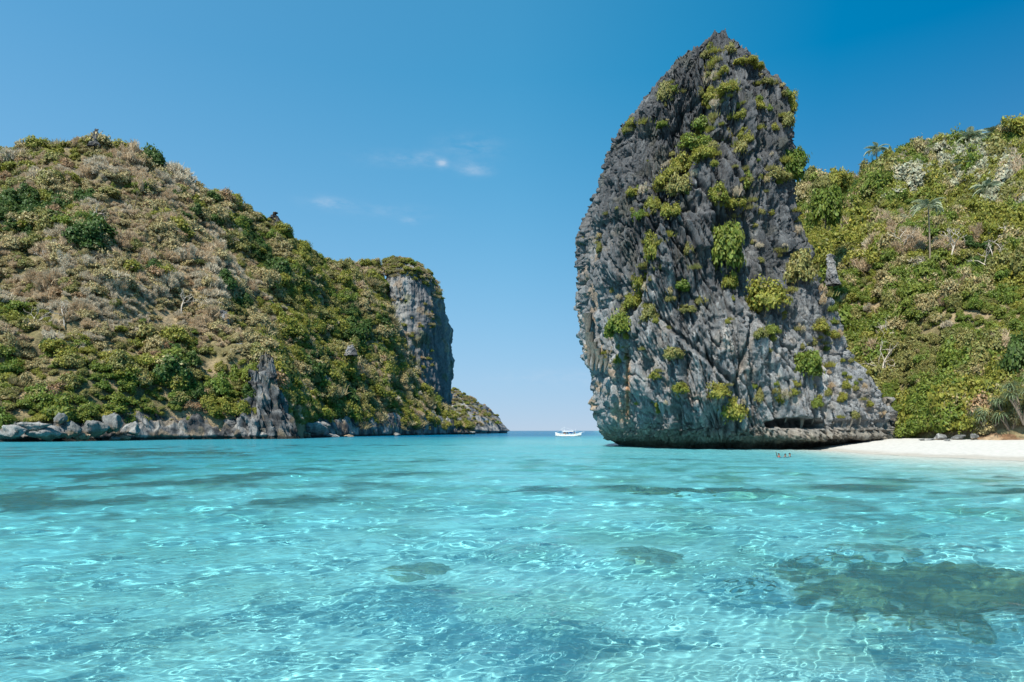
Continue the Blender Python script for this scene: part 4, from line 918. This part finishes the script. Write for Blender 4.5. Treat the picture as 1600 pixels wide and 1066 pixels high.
# ------------------------------------------------------------------ bushes on the rock tower, one by one
def hit(px, py, bv=None):
    o = Vector((0, 0, CAMH)); d = (at(px, py, 1) - o).normalized(); h = (bv or BV_TOWER).ray_cast(o, d, 400)
    return (h[0], h[1]) if h[0] is not None else (None, None)
TB = [  # px, py, width px, height px, kind, label
 (1135, 392, 54, 76, 'bright', 'largest round green bush, high on the middle of the tower face'),
 (1196, 470, 62, 56, 'yellow', 'wide spreading bush right of the tower centre with a flat top'),
 (1264, 572, 42, 44, 'bright', 'rounded light green bush on the lower right of the tower'),
 (1247, 425, 44, 60, 'olive', 'tall greyish bush hanging at the right edge above mid height'),
 (1120, 614, 34, 28, 'yellow', 'upper of two joined yellow bushes low on the tower'),
 (1146, 640, 40, 46, 'yellow', 'lower of two joined yellow bushes low on the tower'),
 (1094, 200, 34, 30, 'bright', 'green bush at the top of the long green gully'),
 (1090, 226, 46, 34, 'bright', 'second bush down the long green gully'),
 (1100, 245, 40, 26, 'yellow', 'yellow bush leaning out at the gully bend'),
 (1063, 262, 34, 34, 'yellow', 'yellow bush left of the gully bend'),
 (1040, 282, 38, 38, 'yellow', 'broad yellow bush on the gully left branch'),
 (1062, 292, 38, 40, 'olive', 'olive bush in the middle of the long gully'),
 (1048, 330, 30, 30, 'yellow', 'bush just above the flat topped grey slab'),
 (1018, 392, 26, 46, 'yellow', 'tall narrow bush left of the flat topped slab'),
 (1004, 435, 30, 46, 'yellow', 'yellow bush in the lower gully beside the slab'),
 (992, 470, 34, 36, 'yellow', 'second lowest bush of the long gully'),
 (968, 510, 42, 46, 'bright', 'widest bush at the foot of the long gully'),
 (1012, 494, 26, 32, 'olive', 'olive bush above the start of the diagonal crack'),
 (1067, 450, 34, 22, 'bright', 'low green bush above the diagonal crack'),
 (1047, 466, 16, 18, 'olive', 'small ball shaped bush left of the low green one'),
 (1075, 484, 24, 16, 'olive', 'flat dull tuft bush over the diagonal crack'),
 (1052, 556, 34, 22, 'olive', 'dull bush under the diagonal crack'),
 (1026, 586, 22, 16, 'yellow', 'small yellow bush left of the dull one under the crack'),
 (1063, 608, 26, 18, 'yellow', 'small yellow bush above the two rounded buttresses'),
 (1206, 518, 24, 24, 'bright', 'small green bush below the wide spreading bush'),
 (1278, 512, 34, 24, 'yellow', 'small yellow bush near the right slope edge'),
 (1218, 618, 20, 16, 'yellow', 'left of two little bushes above the cave slot'),
 (1240, 612, 16, 18, 'yellow', 'right of two little bushes above the cave slot'),
 (1276, 632, 16, 24, 'bright', 'little green bush right over the cave slot'),
 (1318, 622, 14, 16, 'yellow', 'tiny yellow bush near the right foot of the tower'),
 (1165, 285, 32, 40, 'bright', 'green bush in the right chimney of the upper tower'),
 (1122, 306, 30, 32, 'yellow', 'yellow bush between the gully and the right chimney'),
 (1150, 318, 30, 26, 'yellow', 'bush at the lower end of the right chimney'),
 (1212, 276, 40, 28, 'olive', 'pale olive bush on the upper right of the tower'),
 (1162, 232, 26, 34, 'olive', 'dull bush near the top of the right chimney'),
 (1136, 140, 32, 20, 'yellow', 'yellow tuft below the summit spike'),
 (1110, 156, 26, 20, 'yellow', 'yellow bush left under the summit'),
 (1140, 78, 18, 22, 'olive', 'dry tuft on the summit right side'),
 (1166, 98, 36, 16, 'yellow', 'grassy tuft on the summit shoulder'),
 (1184, 104, 20, 14, 'yellow', 'small tuft right of the summit shoulder'),
 (1236, 164, 20, 36, 'yellow', 'hanging yellow bush on the upper right skyline'),
 (1248, 192, 22, 26, 'olive', 'olive bush on the right skyline below the hanging one'),
 (1252, 262, 44, 52, 'bright', 'big green bush on the right edge below the skyline'),
 (1263, 300, 40, 40, 'yellow', 'yellow bush under the big right edge bush'),
 (1040, 150, 26, 36, 'olive', 'dull bush on the upper left of the tower'),
 (1053, 142, 18, 14, 'bright', 'tiny green bush beside the dull upper left bush'),
 (1036, 196, 18, 14, 'bright', 'small green bush on the bare upper left face'),
 (987, 192, 16, 20, 'yellow', 'tuft beside the small spike on the left skyline'),
 (988, 304, 24, 14, 'yellow', 'flat tuft on the left face at mid height'),
 (998, 338, 24, 22, 'bright', 'dark small bush on the left face below the flat tuft'),
 (1020, 320, 24, 30, 'yellow', 'yellow bush at the left side of the gully middle'),
 (937, 388, 10, 22, 'olive', 'small upright tuft near the left edge'),
 (944, 560, 16, 24, 'yellow', 'hanging tuft beside the dripstones'),
 (967, 562, 16, 18, 'yellow', 'small hanging bush above the orange stain'),
 (1140, 440, 24, 30, 'yellow', 'yellow bush hanging below the largest round bush'),
 (1186, 620, 18, 26, 'olive', 'dry brown tuft in the centre of the lower tower'),
 (1028, 640, 12, 16, 'bright', 'small green sprig on the lower left buttress'),
 (1198, 130, 22, 14, 'olive', 'dry grass tuft on the right summit ridge'),
 (1185, 168, 22, 16, 'yellow', 'yellow tuft in the dark upper right face'),
 (1222, 148, 18, 14, 'olive', 'brownish tuft on the right ridge above the hanging bush'),
]
def tower_bush(px, py, w, hp, kind, label):
    p, nn = hit(px, py + hp * .35)
    for dx in (-8, 8, -16, 14):
        if p is not None: break
        p, nn = hit(px + dx, py + hp * .35)
    if p is None: return
    Y = p.y; s = w / F * Y / 2 * 1.15; sz = hp / F * Y * 1.05
    q = Vector(p) + Vector((0, 0, 0)) + nn * .05
    e = plant(kind, NEAR[kind], q, s, random.random() * 6, label, 'bushes growing on the rock tower', sz * .9, parts=True)
for a in TB: tower_bush(*a)
# tufts too many to count
r = np.random.default_rng(33)
pts, ss, ix = [], [], []
for _ in range(2600):
    px, py = r.uniform(905, 1400), r.uniform(70, 690)
    vl = np.interp(py, VEGLINE[:, 0], VEGLINE[:, 1])
    w = .35 * math.exp(-((px - vl + 5) / 20) ** 2) * (py < 540) + .10 * (px > 1200 and py > 200) + .05 + .25 * math.exp(-((px - 1150 - .25 * (py - 200)) / 25) ** 2) * (py < 420) + .12 * (px > 1290)
    if r.random() > w: continue
    p, nn = hit(px, py)
    if p is None or p.z < 4: continue
    pts.append(p[:]); ss.append(.45 + .75 * r.random() ** 1.6); k = r.choice(['tuft', 'tuft', 'yellow', 'olive', 'grey'] if px < 1270 else ['yellow', 'olive', 'twig', 'tuft', 'bright']); ix.append(FIDX[k][_ % 2])
for a in TB:
    for _ in range(2 if a[1] > 110 else 0):
        p, nn = hit(a[0] + r.normal() * a[2] * .45, a[1] + r.normal() * a[3] * .5)
        if p is None: continue
        pts.append(p[:]); ss.append(.35 + .5 * r.random()); ix.append(FIDX[r.choice(['yellow', 'olive', 'bright', 'tuft', 'tan'])][_ % 2])
ss = np.array(ss)
scatter_stuff('cliff_tufts', pts, np.stack([ss * .75, ss * .75, ss * 1.5], -1), np.stack([0 * ss, 0 * ss, r.random(len(ss)) * 6], -1), ix)

# ------------------------------------------------------------------ singled-out plants of the right slope and beach
BV_R = bvh_of(me_r); BV_L = bvh_of(me_l)
def ground_at(px, py, bv): return hit(px, py, bv)[0]
def frond_mesh(seed, L=1., mat=M_PALM):
    r = np.random.default_rng(seed); mb = MB(); n = 22; t = np.linspace(0, 1, n)
    sp = np.stack([t * L * .85, 0 * t, .45 * L * t - .75 * L * t ** 2.2], -1); mb.tube(sp, np.linspace(.018, .004, n) * L, 3, (1.1, 1.0, .8))
    for k in range(2, n):
        for s in (-1, 1):
            ll = .30 * L * math.sin(math.pi * (.12 + .83 * t[k])) * (.85 + .3 * r.random()); d = np.array([.55, s * .8, -.28 + .1 * r.normal()]); d /= np.linalg.norm(d)
            b = sp[k]; w = np.array([.022, 0, 0]) * L
            mb.add([b - w, b + w, b + d * ll * .6 + w * .8, b + d * ll + np.array([0, 0, -.06 * L])], [(0, 1, 2, 3)], .75 + .5 * r.random())
    return mb.me('frond', mat, False)
FROND = [frond_mesh(s) for s in range(3)]
def palm(px, py, ycrown_h, crown_px, label, seed, trunk=True, bend=.3):
    g = ground_at(px, py, BV_R)
    if g is None: return
    r = np.random.default_rng(seed); Y = g.y; H = ycrown_h / F * Y + (2.2 if ycrown_h < 60 else .6); cr = crown_px * 1.25 / F * Y / 2
    e = empty('palm_tree', g, r.random() * 6); tag(e, label, 'palm tree', 'palms on the right slope')
    q = np.linspace(0, 1, 9); pts = np.stack([bend * q ** 2, .1 * np.sin(q * 3), -.6 + (H + .6) * q], -1)
    mb = MB(); mb.tube(pts, np.linspace(.17, .10, 9), 7, (1.3, 1.25, 1.2)); link('trunk', mb.me('trunk', M_BARK), e)
    for k in range(15):
        f = link('frond', FROND[k % 3], e, pts[-1]); f.scale = (cr * 1.25,) * 3
        f.rotation_euler = (r.normal() * .2, -.75 + 1.1 * (k / 14) + r.normal() * .1, k * 2.4 + r.normal() * .2)
for a in [(1453, 432, 104, 34, 'tall slim palm with a long bare trunk on the slope', 1), (1545, 325, 14, 34, 'pale palm crown low in the scrub right of the tall slim palm', 2), (1500, 292, 16, 34, 'flat topped palm below the ridge among silvery trees', 3),
          (1512, 248, 18, 32, 'dark palm standing just below the right ridge', 4), (1550, 240, 14, 34, 'right hand palm of the ridge pair with drooping fronds', 5), (1318, 276, 20, 26, 'left palm on the saddle beside the tower', 6),
          (1335, 280, 18, 26, 'right palm on the saddle beside the tower', 7), (1371, 262, 14, 26, 'small palm at the foot of the grey hump', 8), (1504, 226, 12, 16, 'tiny palm on the right skyline', 9), (1475, 226, 8, 14, 'tiny pale palm at the edge of the grey hump', 10)]: palm(*a)

def bare_tree(px, py, hpx, label, seed, mat=M_DEADWOOD, spread=.75, bv=None, name='bare_tree', group='bare trees on the slopes', c=(1.2, 1.15, 1.1)):
    g = ground_at(px, py, bv or BV_R)
    if g is None: return
    H = hpx / F * g.y; mb, tips = branchy(seed, mat, 1.0, 4, .035, spread, c)
    e = link(name, mb.me(name, mat), None, g + Vector((0, -1.0, 0))); e.scale = (H * 1.05,) * 3; e.rotation_euler = (0, 0, seed)
    tag(e, label, 'bare tree', group)
for a in [(1405, 540, 60, 'bleached white dead tree with forked limbs on the right slope', 3, M_DEADWOOD, .9), (1380, 600, 70, 'fallen looking bare tree at the right foot of the tower', 5, M_DEADWOOD, 1.0), (1406, 395, 50, 'leafless tree in the brown patch above the white dead tree', 7, M_DEADWOOD, .9),
          (1540, 430, 60, 'dead standing trunk in the dark hollow of the right slope', 9, M_DEADWOOD, .6), (1480, 400, 46, 'pale bare tree right of the tall slim palm', 11, M_DEADWOOD, .8), (1432, 440, 40, 'small bare tree left of the tall slim palm base', 13, M_DEADWOOD, .8), (1560, 395, 50, 'bare tree with spreading grey limbs near the right edge', 15, M_DEADWOOD, .9)]: bare_tree(*a)
for a in [(218, 430, 48, 'dark leafless tree standing in the brown scrub of the left hill', 21, M_BARK, .6), (155, 345, 34, 'pale bare tree high on the left hill', 23, M_DEADWOOD, .7), (55, 515, 40, 'white forked bare tree low on the far left', 25, M_DEADWOOD, .9), (104, 505, 34, 'white trunked tree right of the forked bare tree', 27, M_DEADWOOD, .6),
          (32, 226, 20, 'leafless umbrella shaped tree on the left skyline', 29, M_BARK, .8), (285, 488, 40, 'grey bare tree below the dark leafless one', 31, M_DEADWOOD, .9), (70, 410, 26, 'thin pale bare tree in the brown patch of the far left', 33, M_DEADWOOD, .8), (212, 330, 34, 'brown bare tree below the summit rock', 35, M_BARK, .7)]:
    bare_tree(*a[:5], mat=a[5], spread=a[6], bv=BV_L)

# beach edge shrubs, one by one (ground from the beach sheet)
def beach_plant(px, py, w, hp, kind, label, Y, meshes=None):
    p = at(px, py, Y); s = w / F * Y / 2 * 1.1
    plant(kind, meshes or NEAR[kind], p, s, random.random() * 6, label, 'shrubs along the back of the beach', hp / F * Y * .95)
for a in [(1440, 682, 74, 66, 'yellow', 'large yellow green shrub nearest the tower foot at the beach', 93), (1415, 686, 30, 30, 'bright', 'small green shrub between the tower foot and the sand', 92), (1478, 684, 52, 54, 'yellow', 'yellow shrub beside the large one behind the beach', 91),
          (1512, 676, 46, 46, 'olive', 'olive shrub above the dark flat beach boulder', 89), (1530, 640, 70, 44, 'bright', 'bright green shrub up behind the beach boulders', 92), (1470, 630, 60, 44, 'bright', 'green shrub above the yellow beach shrubs', 96), (1420, 640, 40, 40, 'yellow', 'yellow shrub on the rocks above the tower foot', 98), (1588, 592, 50, 66, 'dark', 'dark tree overhanging at the right picture edge', 86)]: beach_plant(*a)
# pandanus: long strap leaves in rosettes on stilted trunks
def strap(L=1., seed=0):
    r = np.random.default_rng(seed); t = np.linspace(0, 1, 6); c = np.stack([.8 * t, 0 * t, .75 * t - 1.0 * t ** 2.3], -1) * L; w = .035 * (1 - t ** 3 * .85)
    V = np.concatenate([c + np.stack([0 * w, w, .012 + 0 * w], -1), c - np.stack([0 * w, w, -.012 + 0 * w], -1), c - np.array([0, 0, .012])]); i = np.arange(5)
    Fq = np.concatenate([np.stack([i, i + 1, i + 13, i + 12], -1), np.stack([i + 12, i + 13, i + 7, i + 6], -1)]); return V, Fq
def rosette(seed, n=46):
    r = np.random.default_rng(seed); mb = MB()
    for k in range(n):
        V, Fq = strap(.8 + .4 * r.random()); az = k * 2.4; el = -.9 + 1.5 * k / n + .1 * r.normal()
        M = np.array(Matrix.Rotation(az, 3, 'Z') @ Matrix.Rotation(el, 3, 'Y')); mb.add(V @ M.T, Fq, (.7 + .5 * r.random()) * (np.array([1, 1, 1]) if k > 10 else np.array([1.9, 1.25, .9])))
    return mb.me('leaf_rosette', M_PAND, False)
ROS = [rosette(1), rosette(2)]
def pandanus(px, py, hp, rp, label, Y, seed, heads=5):
    r = np.random.default_rng(seed); p = at(px, py, Y); H = hp / F * Y; e = empty('pandanus', p, 0); tag(e, label, 'pandanus', 'pandanus behind the beach')
    mb = MB(); tops = []
    for k in range(heads):
        a = r.random() * 6.28; t = np.array([math.cos(a) * rp / F * Y * .7, math.sin(a) * rp / F * Y * .5, H * (.5 + .5 * r.random())]); q = np.linspace(0, 1, 5)[:, None]
        mb.tube(q * t + np.array([0, 0, -.3]) + q * (1 - q) * np.array([0, 0, .8]), np.linspace(.14, .08, 5), 6); tops.append(t)
    link('trunk', mb.me('trunk', M_BARK), e)
    for k, t in enumerate(tops):
        o = link('leaf_rosette', ROS[k % 2], e, t); o.scale = (rp / F * Y * .58,) * 3; o.rotation_euler = (r.normal() * .25, r.normal() * .25, r.random() * 6)
for a in [(1580, 676, 50, 30, 'big grey green pandanus over the orange bank', 80, 1, 13), (1545, 678, 40, 26, 'pandanus left of the big one over the orange bank', 81.5, 2, 10), (1600, 660, 70, 30, 'pandanus cut by the right picture edge', 78, 3, 12), (1565, 640, 40, 26, 'upper pandanus behind the big one', 83.5, 4, 9), (1520, 660, 30, 20, 'small pandanus among the beach shrubs', 87, 5, 5)]: pandanus(*a)

# bushy plants hanging on the saddle right of the tower
for a in [(1290, 350, 56, 60, 'bright', 'big green bush between the tower and the right slope', 118), (1310, 305, 46, 44, 'yellow', 'yellow bush on the saddle below the twin palms', 128), (1285, 300, 30, 30, 'olive', 'olive bush touching the tower on the saddle', 122)]:
    p = at(a[0], a[1], a[6]); plant(a[4], NEAR[a[4]], p, a[2] / F * a[6] / 2, 1.3, a[5], 'bushes on the saddle', a[3] / F * a[6])

# ------------------------------------------------------------------ outrigger boat
M_WHITE = plain('white_boat_paint', (.8, .8, .78), .4, var=.06); M_DKHULL = plain('dark_hull_paint', (.03, .04, .045), .5)
M_BAMBOO = plain('pale_bamboo', (.72, .70, .62), .6, var=.1); M_BLUE = plain('blue_tarp', (.03, .12, .38), .6); M_WOODB = plain('boat_wood', (.25, .12, .07), .6)
M_SKIN = plain('skin', (.25, .15, .10), .6, var=.1); M_RED = plain('red_cloth', (.36, .035, .03), .7); M_NAVY = plain('dark_cloth', (.03, .03, .04), .7); M_HAIR = plain('hair', (.015, .012, .01), .6); M_ORANGE = plain('orange_vest', (.75, .2, .03), .7)
YBT = 318.0
def build_boat():
    p = at(888, 681, YBT); e = empty('outrigger_boat', (p.x, p.y, .0), R(-18)); tag(e, 'white outrigger boat with bamboo floats anchored in the channel', 'boat')
    t = np.linspace(-1, 1, 25); L = 6.0
    w = .75 * np.clip(1 - np.abs(t) ** 2.6, 0, 1) + .04; sheer = .85 + .75 * t ** 4 + .25 * np.abs(t)
    rows = []
    for k, (fy, fz) in enumerate([(0, -.45), (.45, -.35), (.85, .1), (1.0, 1.0)]):
        rows.append(np.stack([t * L * (1 + .06 * fz), fy * w, np.where(fz < 1, fz + .35 * t ** 4, sheer)], -1))
    ring = rows[::-1] + [r_ * np.array([1, -1, 1]) for r_ in rows[1:]]
    V = np.stack(ring, 0); mb = MB(); mb.add(V, gridf(len(ring), 25)); link('hull', mb.me('hull', M_WHITE), e)
    mb = MB(); mb.add(np.stack([rows[3] * np.array([1, .97, 1]) - np.array([0, 0, .12]), rows[3] * np.array([1, -.97, 1]) - np.array([0, 0, .12])], 0), gridf(2, 25)); link('deck', mb.me('deck', M_WOODB), e)
    mb = MB(); q = [r_ * np.array([1, 1.02, 1]) for r_ in (rows[2], rows[1])]; V = np.stack(q + [rows[0] * np.array([1, 1, 1])] + [r_ * np.array([1, -1, 1]) for r_ in q[::-1]], 0) - np.array([0, 0, .02]); mb.add(V, gridf(5, 25)); link('hull_bottom', mb.me('hull_bottom', M_DKHULL), e)
    # cabin roof on posts
    mb = MB(); xs = np.linspace(-2.6, 2.6, 9); V = [[(x_, y_, 2.35 - .22 * (y_ / 1.0) ** 2) for x_ in xs] for y_ in np.linspace(-1.05, 1.05, 7)]; mb.add(V, gridf(7, 9)); V2 = np.array(V) - np.array([0, 0, .08]); mb.add(V2, gridf(7, 9)); link('roof', mb.me('roof', M_WHITE), e)
    for x_ in (-2.4, -.8, .8, 2.4):
        for y_ in (-.85, .85):
            mb = MB(); mb.tube([(x_, y_, .7), (x_, y_, 2.2)], .045, 6); link('post', mb.me('post', M_WHITE), e)
    mb = MB(); mb.box((.6, -.9, 1.45), (2.3, -.84, 2.1)); link('side_tarp', mb.me('side_tarp', M_BLUE), e)
    mb = MB(); mb.box((-2.2, -.7, .75), (-1.2, .7, 1.7)); link('cabin', mb.me('cabin', M_WOODB), e)
    for y_ in (-3.3, 3.3):
        for dz in (0, .16):
            mb = MB(); q = np.linspace(-1, 1, 13); mb.tube(np.stack([q * 5.4, 0 * q + y_ + dz, .12 + dz + .35 * np.maximum(np.abs(q) - .6, 0) ** 1.2 * 2], -1), .11, 7); link('outrigger_float', mb.me('outrigger_float', M_BAMBOO), e)
    for x_ in (-3.8, -1.3, 1.3, 3.8):
        mb = MB(); q = np.linspace(-1, 1, 13); mb.tube(np.stack([0 * q + x_, q * 3.5, 1.15 - .95 * np.abs(q) ** 2.2], -1), .075, 6); link('outrigger_arm', mb.me('outrigger_arm', M_BAMBOO), e)
    for x_, hh in ((-3.0, 3.6), (-2.0, 4.2), (3.4, 3.3)):
        mb = MB(); mb.tube([(x_, 0, .8), (x_, 0, hh)], .05, 6); link('mast', mb.me('mast', M_WHITE), e)
    mb = MB(); mb.tube([(5.6, 0, 1.4), (7.6, 0, 2.0)], .06, 6); link('bowsprit', mb.me('bowsprit', M_WHITE), e)
    for a_, b_ in (((-2, 0, 4.1), (5.6, 0, 1.5)), ((-2, 0, 4.1), (-5.8, 0, 1.5))):
        mb = MB(); mb.tube([a_, b_], .02, 4); link('stay_line', mb.me('stay_line', M_WHITE), e)
    return e
boat = build_boat()

# ------------------------------------------------------------------ people
def person(loc, rz, label, shirt, arm=(.2, .2), hair=M_HAIR, sit=False, group=None):
    e = empty('person', loc, rz); tag(e, label, 'person', group)
    j = {'pelvis': (0, 0, .95), 'chest': (0, 0, 1.25), 'neck': (0, 0, 1.47), 'head0': (0, .01, 1.56), 'head1': (0, .01, 1.70)}
    V = []; E = []; Rd = []
    def v(p, r_): V.append(p); Rd.append(r_); return len(V) - 1
    pel = v((0, 0, .95), .15); wa = v((0, 0, 1.1), .13); ch = v((0, 0, 1.33), .155); nk = v((0, 0, 1.48), .06); h0 = v((0, -.015, 1.57), .085); h1 = v((0, -.01, 1.68), .085)
    E += [(pel, wa), (wa, ch), (ch, nk), (nk, h0), (h0, h1)]
    for s, lift in ((-1, arm[0]), (1, arm[1])):
        sh = v((s * .19, 0, 1.42), .06); E.append((ch, sh)); a = lift
        el = v((s * (.19 + .28 * math.sin(a + .2)), -.05, 1.42 - .28 * math.cos(a + .2)), .045); E.append((sh, el))
        wr = v((V[el][0] + s * .24 * math.sin(a), -.14, V[el][2] - .22 * math.cos(a * 1.4)), .032); E.append((el, wr))
        ha = v((wr and V[wr][0] + s * .08 * math.sin(a), -.17, V[wr][2] - .08 * math.cos(a * 1.4)), .035); E.append((wr, ha))
        hp = v((s * .1, 0, .9), .1); kn = v((s * .12, -.08, .5), .065); an = v((s * .13, .0, .09), .045); to = v((s * .14, -.14, .03), .04)
        E += [(pel, hp), (hp, kn), (kn, an), (an, to)]
    me = bpy.data.meshes.new('body'); me.from_pydata(V, E, []); o = link('body', me, e); me.materials.append(M_SKIN)
    sk = o.modifiers.new('skin', 'SKIN'); 
    for i, q in enumerate(me.skin_vertices[0].data) if me.skin_vertices else []: q.radius = (Rd[i], Rd[i] * (.75 if i in (0, 1, 2) else 1))
    if not me.skin_vertices:
        bpy.context.view_layer.objects.active = o
    o.modifiers.new('subdivision', 'SUBSURF').render_levels = 1
    def lump(name, c, r3, mat, z0=-1, z1=1):
        th = np.linspace(0, 2 * np.pi, 14, endpoint=False); ph = np.linspace(math.asin(z0), math.asin(z1), 9)
        Vv = np.array([[(c[0] + r3[0] * math.cos(b) * math.cos(a), c[1] + r3[1] * math.cos(b) * math.sin(a), c[2] + r3[2] * math.sin(b)) for a in th] for b in ph]); mb = MB(); mb.add(Vv, gridf(9, 14, True)); return link(name, mb.me(name, mat), e)
    lump('shirt', (0, 0, 1.22), (.2, .145, .30), shirt, -.9, .85); lump('hair', (0, .02, 1.66), (.092, .098, .105), hair, -.05, 1)
    for s in (-1, 1): lump('eye', (s * .033, -.092, 1.64), (.012, .01, .01), M_HAIR)
    lump('nose', (0, -.105, 1.605), (.014, .018, .024), M_SKIN); lump('mouth', (0, -.092, 1.56), (.026, .01, .008), M_RED)
    return e
def wade(px, py_head, Y, *a, **k):
    p = at(px, py_head, Y); return person((p.x, p.y, p.z - 1.78), *a, **k)
wade(1217, 708, 65, .4, 'person in red wading with one raised arm near the tower', M_RED, (2.4, .4), group=None)
wade(1227, 708.5, 65, -.3, 'person in dark clothes wading beside the one in red', M_NAVY, (.5, .5))
wade(1234, 707.5, 67, .9, 'person with dark hair wading farthest right by the rock', M_NAVY, (.9, .3))
for i, (x_, lab, sh) in enumerate([(-.4, 'person in orange sitting amidships on the outrigger boat', M_ORANGE), (3.0, 'person in dark shirt near the bow of the boat', M_NAVY)]):
    w = boat.matrix_basis @ Vector((x_, -.25, .1)); person((w.x, w.y, .15), .2, lab, sh)

for o in COL.objects:
    if o.name.split('.')[0] in ('sea_floor', 'coral_reef', 'beach', 'rock_tower', 'rocky_shore', 'boulder', 'body', 'hull_bottom'): o.cycles.is_caustics_receiver = True
